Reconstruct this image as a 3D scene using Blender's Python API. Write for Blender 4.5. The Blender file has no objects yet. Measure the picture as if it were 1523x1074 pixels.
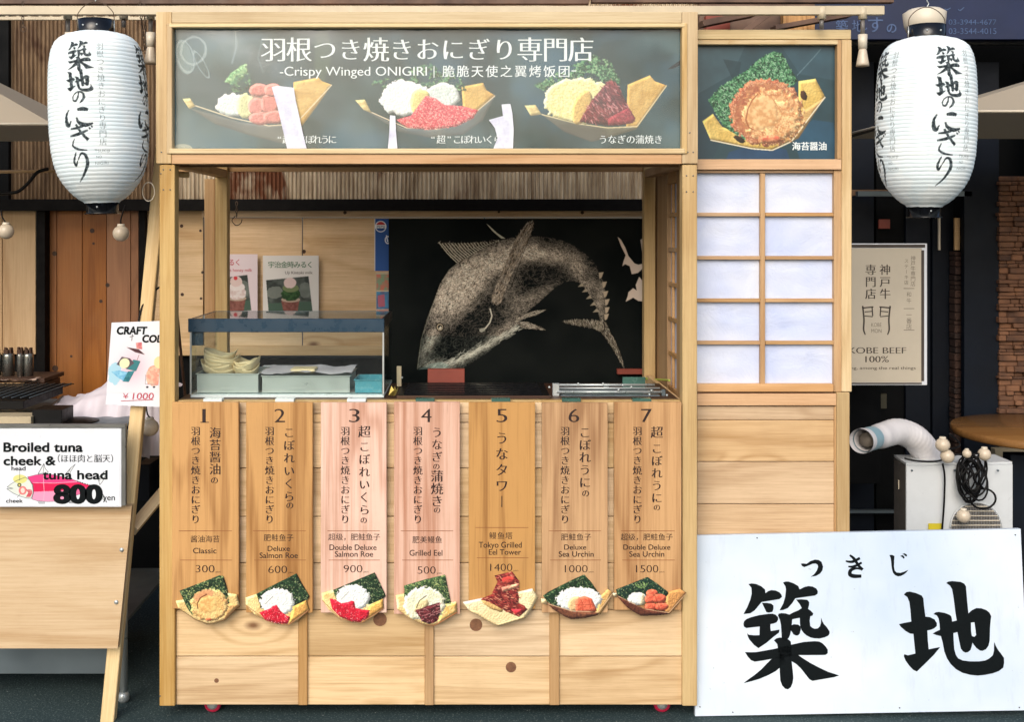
import bpy, bmesh, math, random
import numpy as np
from mathutils import Vector, Matrix
from mathutils.geometry import tessellate_polygon

random.seed(7)
rng = np.random.default_rng(7)
scene = bpy.context.scene
COL = scene.collection
R = math.radians

# ------------------------------------------------------------------ camera, world, sun, exposure
D, FPX, CX, CY, H = 3.2, 1600.0, 700.0, 345.0, 1.454
cam_d = bpy.data.cameras.new('camera')
cam = bpy.data.objects.new('camera', cam_d); COL.objects.link(cam)
cam.location = (0, -D, H); cam.rotation_euler = (R(90), 0, 0)
cam_d.sensor_width = 36; cam_d.lens = 36 * FPX / 1523
cam_d.shift_x = (761.5 - CX) / 1523; cam_d.shift_y = -(537 - CY) / 1523
cam_d.clip_start = .05; cam_d.clip_end = 300
scene.camera = cam
SUN_EL, SUN_AZ = 35, 196            # elevation, azimuth measured from +Y clockwise: in front of the stall
world = bpy.data.worlds.new('World'); scene.world = world; world.use_nodes = True
wn = world.node_tree.nodes; wl = world.node_tree.links
bg = wn['Background']; sky = wn.new('ShaderNodeTexSky')
sky.sky_type = 'NISHITA'; sky.sun_disc = False
sky.sun_elevation = R(SUN_EL); sky.sun_rotation = R(SUN_AZ); sky.air_density = 1.0; sky.dust_density = 4.0; sky.ozone_density = 1.0
wl.new(sky.outputs[0], bg.inputs[0]); bg.inputs[1].default_value = .13
sd = bpy.data.lights.new('sun', 'SUN'); sd.energy = 1.15; sd.angle = R(48); sd.color = (1, .975, .935)
sun = bpy.data.objects.new('sun', sd); COL.objects.link(sun)
az, el = R(SUN_AZ), R(SUN_EL)
sv = Vector((math.sin(az) * math.cos(el), math.cos(az) * math.cos(el), math.sin(el)))
sun.rotation_euler = sv.to_track_quat('Z', 'Y').to_euler(); sun.location = sv * 6
scene.view_settings.view_transform = 'Standard'; scene.view_settings.look = 'None'
scene.view_settings.gamma = 1; scene.view_settings.use_curve_mapping = False
scene.view_settings.exposure = .52

# ------------------------------------------------------------------ coordinates
def P(px, py, Y=0.0):
    k = (D + Y) / FPX
    return Vector(((px - CX) * k, Y, H + (CY - py) * k))
def lin(c):
    c = np.asarray(c, float) / 255.0
    return np.where(c <= .04045, c / 12.92, ((c + .055) / 1.055) ** 2.4)
ALB = .80
def alb(c, k=1.0):
    v = lin(c) * ALB * k
    return (float(v[0]), float(v[1]), float(v[2]), 1)

# ------------------------------------------------------------------ materials
class NT:
    def __init__(s, name):
        s.m = bpy.data.materials.new(name); s.m.use_nodes = True
        s.t = s.m.node_tree; s.b = s.t.nodes['Principled BSDF']; s.out = s.t.nodes['Material Output']
    def n(s, typ, **kw):
        nd = s.t.nodes.new('ShaderNode' + typ)
        for k, v in kw.items(): setattr(nd, k, v)
        return nd
    def l(s, a, b): s.t.links.new(a, b)
    def math(s, op, a, b=None, c=None):
        nd = s.n('Math', operation=op)
        for i, v in enumerate((a, b, c)):
            if v is None: continue
            if isinstance(v, (int, float)): nd.inputs[i].default_value = v
            else: s.l(v, nd.inputs[i])
        return nd.outputs[0]
    def vec(s, scale=(1, 1, 1), rnd=True, space='Object'):
        tc = s.n('TexCoord'); v = tc.outputs[space]
        if rnd:
            oi = s.n('ObjectInfo'); m = s.n('VectorMath', operation='MULTIPLY'); m.inputs[1].default_value = (31.7, 17.3, 43.1)
            s.l(oi.outputs['Random'], m.inputs[0]); a = s.n('VectorMath', operation='ADD')
            s.l(v, a.inputs[0]); s.l(m.outputs[0], a.inputs[1]); v = a.outputs[0]
        mp = s.n('VectorMath', operation='MULTIPLY'); mp.inputs[1].default_value = scale; s.l(v, mp.inputs[0])
        return mp.outputs[0]
    def noise(s, v, scale, detail=3, rough=.55, dist=0):
        nd = s.n('TexNoise'); nd.inputs['Scale'].default_value = scale; nd.inputs['Detail'].default_value = detail
        nd.inputs['Roughness'].default_value = rough; nd.inputs['Distortion'].default_value = dist; s.l(v, nd.inputs['Vector'])
        return nd.outputs['Fac']
    def mix(s, f, a, b, blend='MIX'):
        nd = s.n('Mix', data_type='RGBA', blend_type=blend)
        if isinstance(f, (int, float)): nd.inputs[0].default_value = f
        else: s.l(f, nd.inputs[0])
        for i, v in ((6, a), (7, b)):
            if isinstance(v, tuple): nd.inputs[i].default_value = v
            else: s.l(v, nd.inputs[i])
        return nd.outputs[2]
    def rng(s, v, a, b, c=0, d=1):
        nd = s.n('MapRange'); s.l(v, nd.inputs[0])
        for i, x in enumerate((a, b, c, d)): nd.inputs[i + 1].default_value = x
        return nd.outputs[0]
    def bump(s, h, strength=.2, dist=.002):
        nd = s.n('Bump'); nd.inputs['Strength'].default_value = strength; nd.inputs['Distance'].default_value = dist
        s.l(h, nd.inputs['Height']); s.l(nd.outputs[0], s.b.inputs['Normal'])
    def col(s, c):
        if isinstance(c, tuple): s.b.inputs['Base Color'].default_value = c
        else: s.l(c, s.b.inputs['Base Color'])
    def setp(s, rough=.5, metal=0, spec=.5):
        s.b.inputs['Roughness'].default_value = rough; s.b.inputs['Metallic'].default_value = metal
        s.b.inputs['Specular IOR Level'].default_value = spec

def wood(name, c, axis='X', dark=.62, ring=1.0, knots=.35, rough=.55, k=1.0, tint=None, fine=1.0, lo=.16, hi=.88):
    t = NT(name); t.setp(rough, 0, .35)
    st = {'X': (.11, 1, 1), 'Y': (1, .11, 1), 'Z': (1, 1, .11)}[axis]
    fi = {'X': (.025, 1, 1), 'Y': (1, .025, 1), 'Z': (1, 1, .025)}[axis]
    kn = {'X': (.5, 1, 1), 'Y': (1, .5, 1), 'Z': (1, 1, .5)}[axis]
    v1, v2, v3 = t.vec(st), t.vec(fi), t.vec(kn)
    vo = t.n('TexVoronoi'); vo.inputs['Scale'].default_value = 4.2; t.l(v3, vo.inputs['Vector'])
    d = vo.outputs['Distance']
    sel = t.math('GREATER_THAN', _sepr(t, vo.outputs['Color']), 1 - knots)
    near = t.math('MULTIPLY', t.rng(d, 0.0, .28, 1, 0), sel)
    base = t.noise(v1, 3.2, 3, .55, .8)
    field = t.math('ADD', base, t.math('MULTIPLY', near, .2))
    rings = t.math('SINE', t.math('MULTIPLY', field, 62 * ring))
    rings = t.rng(rings, -1, 1, 0, 1)
    rings = t.math('POWER', rings, 2.2)
    fg = t.noise(v2, 190 * fine, 3, .7)
    big = t.noise(v1, 5, 3)
    f = t.math('ADD', t.math('MULTIPLY', rings, .27), t.math('MULTIPLY', t.rng(fg, .3, .75), .42))
    f = t.math('ADD', f, t.math('MULTIPLY', t.rng(big, .35, .7), .30))
    f = t.rng(f, lo, hi)
    c = (c[0] * .985, c[1] * 1.0, min(255, c[2] * 1.05)); ca = alb(c, k); db = tint or (c[0] * .88, c[1] * .80, c[2] * .68)
    cb = alb(db, k * (.55 + .45 * dark))
    cc = t.mix(f, ca, cb)
    oi = t.n('ObjectInfo'); hs = t.n('HueSaturation'); t.l(cc, hs.inputs['Color'])
    t.l(t.rng(oi.outputs['Random'], 0, 1, .86, 1.10), hs.inputs['Value'])
    w2 = t.n('TexWhiteNoise', noise_dimensions='1D'); t.l(oi.outputs['Random'], w2.inputs[1])
    t.l(t.rng(w2.outputs[0], 0, 1, .84, 1.1), hs.inputs['Saturation'])
    stn = t.noise(t.vec((1, 1, 1)), 3.5, 5, .7); blot = t.rng(stn, .5, .72, 0, .16)
    hs_out = t.mix(blot, hs.outputs[0], alb((150, 118, 80), k)); pore = t.rng(t.noise(v2, 620, 2, .6), .60, .74, 0, .22); hs_out = t.mix(pore, hs_out, alb((128, 84, 50), k))
    core = t.math('MULTIPLY', t.rng(t.math('ADD', d, t.math('MULTIPLY', t.noise(v3, 40, 2), .03)), .03, .085, 1, 0), sel)
    t.col(t.mix(t.math('MULTIPLY', core, .85), hs_out, alb((110, 66, 36), k)))
    t.bump(t.math('ADD', fg, rings), .18, .0006)
    return t.m
def _sepr(t, c):
    s = t.n('SeparateColor'); t.l(c, s.inputs[0]); return s.outputs[0]

def plain(name, c, rough=.5, metal=0, spec=.5, var=.10, scale=12, k=1.0, bump=.05, c2=None, detail=4):
    t = NT(name); t.setp(rough, metal, spec)
    v = t.vec(); n = t.noise(v, scale, detail, .6)
    a = alb(c, k); b = alb(c2, k) if c2 else tuple(x * (1 - var * 2) for x in a[:3]) + (1,)
    t.col(t.mix(t.rng(n, .35, .7), a, b))
    r = t.rng(t.noise(v, scale * 3, 3), .3, .7, max(0, rough - .08), min(1, rough + .1)); t.l(r, t.b.inputs['Roughness'])
    if bump: t.bump(t.noise(v, scale * 8, 3), bump, .001)
    return t.m

M = {}
M['header_wood'] = wood('header_pine', (240, 216, 164), 'X', knots=.15, ring=.7, dark=.7)
M['header_wood_v'] = wood('header_pine_upright', (234, 206, 152), 'Z', knots=.1, ring=.7, dark=.7)
M['post_wood'] = wood('post_pine', (222, 190, 130), 'Z', knots=.12, ring=.6, dark=.7)
M['panel_wood'] = wood('panel_cedar', (238, 205, 154), 'X', knots=.55, ring=1.15, dark=.42, lo=.2, hi=.95)
M['wing_wood'] = wood('wing_cedar', (228, 192, 142), 'X', knots=.4, ring=1.0, dark=.45)
M['rail_wood'] = wood('rail_wood', (226, 182, 132), 'X', knots=.05, ring=.6, dark=.7)
M['trim_wood'] = wood('trim_wood', (216, 174, 122), 'X', knots=.02, ring=.5, dark=.6)
M['trim_wood_v'] = wood('trim_wood_upright', (210, 168, 112), 'Z', knots=.02, ring=.5, dark=.6)
M['board_tan'] = wood('board_tan', (220, 166, 98), 'Z', knots=.12, ring=.9, dark=.36, fine=.45, lo=.28, hi=.74)
M['board_pink'] = wood('board_pink', (242, 196, 166), 'Z', knots=.12, ring=.9, dark=.45, fine=.45, lo=.28, hi=.74, tint=(222, 160, 128))
M['board_gold'] = wood('board_gold', (216, 160, 86), 'Z', knots=.15, ring=.9, dark=.36, fine=.45, lo=.28, hi=.74)
M['board_soft'] = wood('board_soft', (220, 168, 104), 'Z', knots=.12, ring=.8, dark=.42, fine=.45, lo=.28, hi=.74)
M['ply'] = wood('plywood', (252, 216, 164), 'X', knots=.5, ring=.7, dark=.6)
M['ply_v'] = wood('plywood_upright', (232, 192, 136), 'Z', knots=.1, ring=.5, dark=.75)
M['ply_front'] = wood('plywood_front', (232, 202, 156), 'X', knots=.12, ring=.55, dark=.75)
M['brown_wood'] = wood('stained_cedar', (172, 110, 58), 'Z', knots=.5, ring=.9, dark=.4, rough=.45)
M['dim_wood'] = wood('old_brown_wood', (150, 112, 74), 'Z', knots=.1, ring=.5, dark=.5)
M['lean_wood'] = wood('leaning_pine', (250, 222, 166), 'Z', knots=.06, ring=.5, dark=.75)
M['table_wood'] = wood('table_wood', (150, 104, 50), 'X', knots=.1, ring=.7, dark=.35, rough=.25)
M['dark_wood'] = wood('dark_wood', (74, 46, 28), 'X', knots=.1, dark=.5)
t = NT('shoji_paper'); t.setp(.6, 0, .4); v = t.vec()
c = t.mix(t.rng(t.noise(v, 5, 3), .35, .7), alb((226, 234, 252)), alb((200, 214, 250))); c = t.mix(t.rng(t.noise(t.vec((1, 1, 3)), 90, 4, .75), .5, .8, 0, .2), c, alb((180, 190, 220)))
t.col(c); t.bump(t.noise(v, 9, 5, .65, .6), .5, .012); M['paper'] = t.m
M['ink'] = plain('black_ink', (4, 14, 18), .6, 0, .15, var=.1, scale=40, bump=0)
M['ink_brown'] = plain('dark_brown_ink', (40, 10, 8), .5, var=.1, scale=40, bump=0)
M['ink_line'] = plain('thin_rule_ink', (150, 88, 46), .5, var=.1, bump=0)
M['ink_white'] = plain('white_print', (240, 250, 252), .5, var=.03, bump=0)
M['ink_grey'] = plain('grey_print', (120, 112, 102), .5, var=.1, bump=0)
M['ink_sepia'] = plain('sepia_print', (74, 64, 56), .5, var=.1, bump=0)
M['ink_green'] = plain('green_print', (60, 120, 84), .5, var=.05, bump=0)
M['ink_red'] = plain('red_print', (205, 60, 84), .5, var=.05, bump=0)
M['ink_faded'] = plain('faded_white_print', (74, 98, 142), .5, var=.2, scale=30, bump=0)
M['black'] = plain('black_paint', (10, 10, 12), .45, 0, .2, var=.2, scale=20)
M['black_gloss'] = plain('black_lacquer', (14, 16, 20), .12, var=.1, bump=0)
M['navy'] = plain('navy_paint', (3, 16, 32), .55, 0, .25, var=.25, scale=3)
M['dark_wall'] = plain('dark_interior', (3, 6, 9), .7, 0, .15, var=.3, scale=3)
M['dark_beam'] = plain('dark_beam', (12, 9, 8), .7, 0, .15, var=.2)
M['white_rail'] = plain('cream_rail', (214, 200, 172), .4, var=.08)
M['white_plastic'] = plain('ivory_plastic', (226, 216, 196), .35, var=.05)
M['steel'] = plain('stainless', (206, 214, 214), .34, .55, var=.03, scale=6, bump=0)
M['steel_dark'] = plain('dull_steel', (118, 132, 140), .4, .6, var=.08, scale=4, bump=0)
M['canister'] = plain('brushed_canister', (176, 178, 172), .28, .9, var=.1, scale=5, bump=0)
M['grey_frame'] = plain('grey_aluminium', (138, 140, 138), .35, .7, var=.08)
M['blue_case'] = plain('blue_case_rim', (24, 58, 80), .3, var=.0)
M['white_case'] = plain('white_case_base', (226, 240, 240), .3, var=.04)
M['blue_tub'] = plain('blue_tub', (92, 172, 190), .25, var=.06)
M['cream_wood_boats'] = plain('thin_wood_veneer', (255, 232, 186), .5, var=.04, scale=22, bump=0)
t = NT('white_sign_paint'); t.setp(.38, 0, .5); v = t.vec()
c = t.mix(t.rng(t.noise(v, 2.2, 4), .35, .7), alb((226, 238, 250), 1.04), alb((200, 220, 244)))
c = t.mix(t.rng(t.noise(t.vec((1, 1, .18)), 30, 4, .7), .56, .8, 0, .28), c, alb((166, 178, 188))); c = t.mix(t.rng(t.noise(v, 70, 3, .7), .70, .74, 0, .6), c, alb((120, 124, 126)))
t.col(c); t.bump(t.noise(v, 14, 4), .12, .004); M['white_board'] = t.m
M['white_sign'] = plain('white_sign_sheet', (236, 242, 250), .35, var=.02)
M['cloth'] = plain('white_cloth', (226, 218, 226), .8, var=.05, bump=.2)
M['umbrella'] = plain('umbrella_canvas', (196, 184, 164), .8, var=.06)
M['red_block'] = plain('rust_red_block', (142, 62, 46), .5, var=.1)
M['grey_side'] = plain('dark_grey_plastic', (112, 108, 104), .45, var=.06)
M['cooler'] = plain('pale_grey_enamel', (216, 222, 226), .35, var=.04)
M['yellow'] = plain('yellow_label', (214, 196, 40), .5, var=.05)
M['duct'] = plain('white_duct', (238, 236, 238), .5, var=.05)
M['duct_band'] = plain('pale_blue_band', (150, 186, 200), .4, var=.05)
M['bulb'] = plain('frosted_bulb', (214, 200, 178), .25, var=.05, bump=0)
M['pink_paper'] = plain('pinkish_paper', (206, 178, 160), .8, var=.1)
M['caster'] = plain('red_caster_wheel', (190, 40, 74), .3, var=.05)
M['lime'] = plain('lime_tie', (190, 210, 90), .4, var=.05)
M['gold'] = plain('brass_foil', (190, 170, 90), .4, .6, var=.2)
M['blue_sign'] = plain('blue_shop_sign', (14, 32, 74), .4, var=.15, scale=4)
M['poster_cream'] = plain('poster_cream', (212, 202, 182), .5, var=.06, scale=4)
M['poster_pink'] = plain('poster_pink', (238, 224, 226), .5, var=.03)
M['pale_cream'] = plain('cream_box', (196, 180, 148), .5)
M['chain'] = plain('rusty_chain', (96, 80, 66), .5, .6, var=.2)
M['knot'] = plain('knot_plug', (142, 98, 68), .6, c2=(110, 74, 52), scale=90)
M['stone'] = plain('stacked_stone', (140, 98, 70), .8, c2=(78, 54, 42), scale=9, bump=.5)
M['stone_dark'] = plain('stacked_stone_dark', (78, 54, 44), .8, c2=(40, 32, 32), scale=9, bump=.5)
M['rafter'] = plain('brown_rafter', (120, 92, 74), .6, c2=(70, 50, 42), scale=6)
M['olive'] = plain('olive_switch', (70, 66, 46), .5)
M['green_clip'] = plain('green_glass_clip', (70, 110, 100), .2, var=.2)
M['film'] = plain('white_glare_strip', (236, 244, 255), .3, c2=(206, 208, 232), scale=22, bump=.3)  # white colour for the reflected glare streaks on the header sign

t = NT('umbrella_canvas'); v = t.vec(); t.b.inputs['Roughness'].default_value = .9
tl = t.n('BsdfTranslucent'); tl.inputs[0].default_value = alb((226, 216, 198)); t.col(alb((212, 200, 180))); mx = t.n('MixShader'); mx.inputs[0].default_value = .5
t.l(t.b.outputs[0], mx.inputs[1]); t.l(tl.outputs[0], mx.inputs[2]); t.l(mx.outputs[0], t.out.inputs[0]); M['umbrella'] = t.m
def paint_mat(name, rough=.4, spec=.5):
    t = NT(name); t.setp(rough, 0, spec)
    a = t.n('Attribute'); a.attribute_name = 'print'; t.col(a.outputs['Color'])
    t.bump(t.noise(t.vec(rnd=False), 9, 2), .05, .004)
    return t.m
M['print_gloss'] = paint_mat('glossy_print', .28)
M['print_matt'] = paint_mat('matt_print', .6, .3); M['print_flat'] = paint_mat('dull_cloth_print', .9, .05)
t = NT('lantern_paper'); t.setp(.75, 0, .3)
a = t.n('Attribute'); a.attribute_name = 'print'; t.col(a.outputs['Color']); t.bump(t.noise(t.vec((1, 1, 6)), 60, 3), .12, .001)
M['lantern'] = t.m

def glass(name, tint=(.93, .97, .96, 1), haze=0, rough=.03):
    t = NT(name); tr = t.n('BsdfTransparent'); tr.inputs[0].default_value = tint
    gl = t.n('BsdfGlossy'); gl.inputs['Roughness'].default_value = rough
    lw = t.n('LayerWeight'); lw.inputs[0].default_value = .5
    fr = t.math('MULTIPLY_ADD', t.math('POWER', lw.outputs['Facing'], 5.0), .93, .045)
    mx = t.n('MixShader'); t.l(fr, mx.inputs[0]); t.l(tr.outputs[0], mx.inputs[1]); t.l(gl.outputs[0], mx.inputs[2])
    o = mx.outputs[0]
    if haze:
        df = t.n('BsdfDiffuse'); df.inputs[0].default_value = (.62, .72, .76, 1)
        m2 = t.n('MixShader'); n = t.noise(t.vec((1, 1, 1.4), False), 3.0, 3, .6, 1.2)
        t.l(t.rng(n, .38, .72, 0.0, haze), m2.inputs[0]); t.l(o, m2.inputs[1]); t.l(df.outputs[0], m2.inputs[2]); o = m2.outputs[0]
    t.l(o, t.out.inputs[0]); return t.m
M['glass'] = glass('clear_glass')
M['film_clear'] = glass('clear_film_glare_haze', (.98, .99, .99, 1), .05, .10)  # the haze paints a mottled pale reflection into the clear sheet

# asphalt
t = NT('asphalt'); t.setp(.75, 0, .4)
v = t.vec(rnd=False); n1 = t.noise(v, 1.6, 4); n2 = t.noise(v, 160, 2, .7)
c = t.mix(t.rng(n1, .3, .7), alb((32, 54, 58)), alb((52, 70, 72)))
c = t.mix(t.rng(n2, .56, .66), c, alb((104, 120, 120))); n3 = t.noise(v, 48, 3, .8); c = t.mix(t.rng(n3, .68, .72), c, alb((190, 196, 190)))
st = t.noise(v, 7, 3, .7); c = t.mix(t.rng(st, .62, .72, 0, .35), c, alb((30, 40, 42)))
t.col(c); t.bump(n2, .9, .004); M['asphalt'] = t.m
# corrugated sheet
def rusty(name, ca, cb, cr):
    t = NT(name); t.setp(.55, .2, .4)
    v = t.vec((1, 1, .12), False); w = t.noise(v, 26, 4, .7)
    c = t.mix(t.rng(w, .35, .65), alb(ca), alb(cb))
    v2 = t.vec((1, 1, .5), False); w2 = t.noise(v2, 2.1, 5, .7, .5)
    c = t.mix(t.rng(w2, .53, .60), c, alb(cr)); t.col(c); t.bump(w, .3, .002); return t.m
M['corr_light'] = rusty('zinc_sheet', (222, 206, 178), (140, 118, 92), (112, 66, 40))
M['corr_dark'] = rusty('brown_zinc_sheet', (150, 124, 94), (92, 70, 50), (78, 50, 32))

# ------------------------------------------------------------------ object helpers
def tag(o, label=None, cat=None, group=None, kind=None):
    if label: o['label'] = label
    if cat: o['category'] = cat
    if group: o['group'] = group
    if kind: o['kind'] = kind
    return o
def thing(name, label, cat, loc, group=None):
    o = bpy.data.objects.new(name, None); COL.objects.link(o); o.location = loc
    o.empty_display_size = .05
    return tag(o, label, cat, group)
def worldpos(o):
    p = Vector(o.location)
    while o.parent: o = o.parent; p += Vector(o.location)
    return p
def place(o, parent, loc, rot=None):
    COL.objects.link(o)
    loc = Vector(loc)
    if parent is not None:
        o.parent = parent; loc = loc - worldpos(parent)
    o.location = loc
    if rot is not None: o.rotation_mode = 'QUATERNION'; o.rotation_quaternion = rot
    return o
_bx = {}
def box_mesh(dx, dy, dz, mat, bev):
    key = (round(dx, 4), round(dy, 4), round(dz, 4), mat, bev)
    if key in _bx: return _bx[key]
    bm = bmesh.new(); bmesh.ops.create_cube(bm, size=1)
    bmesh.ops.scale(bm, vec=(dx, dy, dz), verts=bm.verts)
    if bev: bmesh.ops.bevel(bm, geom=list(bm.edges), offset=min(bev, dx * .3, dy * .3, dz * .3), segments=1, affect='EDGES')
    me = bpy.data.meshes.new('piece'); bm.to_mesh(me); bm.free(); me.materials.append(M[mat]); _bx[key] = me
    return me
def box(name, lo, hi, mat, parent=None, bev=.0012, rot=None):
    lo, hi = Vector(lo), Vector(hi); d = hi - lo
    o = bpy.data.objects.new(name, box_mesh(abs(d.x), abs(d.y), abs(d.z), mat, bev))
    return place(o, parent, (lo + hi) / 2, rot)
def pbox(name, x0, x1, y0, y1, Y, th, mat, parent=None, bev=.0012):
    a, b = P(x0, y1, Y), P(x1, y0, Y)
    return box(name, (a.x, Y, a.z), (b.x, Y + th, b.z), mat, parent, bev)
def beam(name, p0, p1, w, th, mat, parent=None, bev=.0012):
    "bar from p0 to p1 (local Z), w wide in the picture plane, th deep"
    p0, p1 = Vector(p0), Vector(p1); z = (p1 - p0).normalized()
    y = Vector((0, 1, 0)); y = (y - z * y.dot(z)).normalized(); x = y.cross(z)
    q = Matrix((x, y, z)).transposed().to_quaternion()
    o = bpy.data.objects.new(name, box_mesh(w, th, (p1 - p0).length, mat, bev))
    return place(o, parent, (p0 + p1) / 2, q)
def mesh(name, verts, faces, mat, parent=None, smooth=False, origin=None):
    vs = [Vector(v) for v in verts]
    if parent is not None: org = worldpos(parent)
    elif origin is not None: org = Vector(origin)
    else: org = Vector((sum(v.x for v in vs) / len(vs), sum(v.y for v in vs) / len(vs), min(v.z for v in vs)))
    me = bpy.data.meshes.new(name); me.from_pydata([v - org for v in vs], [], faces); me.update()
    if mat: me.materials.append(M[mat])
    if smooth: me.polygons.foreach_set('use_smooth', [True] * len(me.polygons))
    o = bpy.data.objects.new(name, me)
    return place(o, parent, org)
def tube(name, pts, r, mat, parent=None, seg=8, closed=False, cap=True):
    pts = [Vector(p) for p in pts]; n = len(pts); rs = r if isinstance(r, (list, tuple)) else [r] * n
    vs, fs = [], []; up = Vector((0, 0, 1)); prev = None
    for i, p in enumerate(pts):
        a = pts[(i - 1) % n] if closed or i else pts[0]; b = pts[(i + 1) % n] if closed or i < n - 1 else pts[-1]
        d = (b - a); d = d.normalized() if d.length > 1e-9 else Vector((0, 0, 1))
        if prev is None:
            x = d.cross(Vector((0, 1, 0)));
            if x.length < .1: x = d.cross(Vector((1, 0, 0)))
            x.normalize()
        else:
            x = (prev - d * prev.dot(d)).normalized()
        prev = x; y = d.cross(x)
        for k in range(seg):
            t = 2 * math.pi * k / seg; vs.append(p + (x * math.cos(t) + y * math.sin(t)) * rs[i])
    m = n if closed else n - 1
    for i in range(m):
        for k in range(seg):
            a, b = i * seg + k, i * seg + (k + 1) % seg; j = ((i + 1) % n) * seg
            fs.append((a, b, j + (k + 1) % seg, j + k))
    if cap and not closed:
        fs.append(tuple(range(seg))[::-1]); fs.append(tuple(range((n - 1) * seg, n * seg)))
    return mesh(name, vs, fs, mat, parent, True)
def lathe(name, c, prof, mat, parent=None, seg=24, axis='Z'):
    c = Vector(c); vs, fs = [], []
    for r, z in prof:
        for k in range(seg):
            t = 2 * math.pi * k / seg; a, b = r * math.cos(t), r * math.sin(t)
            vs.append(c + (Vector((a, b, z)) if axis == 'Z' else Vector((a, z, b)) if axis == 'Y' else Vector((z, a, b))))
    for i in range(len(prof) - 1):
        for k in range(seg):
            a, b = i * seg + k, i * seg + (k + 1) % seg
            fs.append((a, b, b + seg, a + seg))
    fs.append(tuple(range(seg))[::-1]); n = len(prof); fs.append(tuple(range((n - 1) * seg, n * seg)))
    return mesh(name, vs, fs, mat, parent, True)
def slab(name, pts3, off, mat, parent=None):
    "solid plate: a flat outline pts3 pushed through by vector off"
    pts = [Vector(p) for p in pts3]; off = Vector(off); n = len(pts)
    fs = [tuple(range(n)), tuple(range(2 * n - 1, n - 1, -1))] + [(i, i + n, (i + 1) % n + n, (i + 1) % n) for i in range(n)]
    return mesh(name, pts + [p + off for p in pts], fs, mat, parent)
def smooth_line(pts, n=8):
    pts = [Vector(p) for p in pts]; out = []
    for i in range(len(pts) - 1):
        a, b, c, d = pts[max(i - 1, 0)], pts[i], pts[i + 1], pts[min(i + 2, len(pts) - 1)]
        for k in range(n):
            t = k / n
            out.append(.5 * ((2 * b) + (c - a) * t + (2 * a - 5 * b + 4 * c - d) * t * t + (3 * b - a - 3 * c + d) * t ** 3))
    out.append(pts[-1]); return out

# ------------------------------------------------------------------ lettering
_gl = {}
def glyph(s):
    if s in _gl: return _gl[s]
    c = bpy.data.curves.new('t', 'FONT'); c.body = s; c.size = 1; c.resolution_u = 5
    o = bpy.data.objects.new('t', c); COL.objects.link(o)
    me = bpy.data.meshes.new_from_object(o.evaluated_get(bpy.context.evaluated_depsgraph_get()))
    v = np.array([q.co[:2] for q in me.vertices]).reshape(-1, 2); f = [tuple(p.vertices) for p in me.polygons]
    cnt = {}
    for p in f:
        for i in range(len(p)):
            a, b = p[i], p[(i + 1) % len(p)]; cnt[(a, b)] = 1
    nrm = np.zeros_like(v)
    for (a, b) in cnt:
        if (b, a) in cnt: continue
        d = v[b] - v[a]; L = np.hypot(*d)
        if L < 1e-9: continue
        n = np.array([d[1], -d[0]]) / L; nrm[a] += n; nrm[b] += n
    L = np.hypot(nrm[:, 0], nrm[:, 1]); L[L < 1e-6] = 1; nrm /= L[:, None]
    # orientation check: faces may be wound either way
    ar = 0
    for p in f:
        q = v[list(p)]; ar += np.sum(q[:, 0] * np.roll(q[:, 1], -1) - np.roll(q[:, 0], -1) * q[:, 1])
    if ar < 0: nrm = -nrm
    bpy.data.objects.remove(o); bpy.data.curves.remove(c); bpy.data.meshes.remove(me)
    _gl[s] = (v, f, nrm); return _gl[s]

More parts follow.
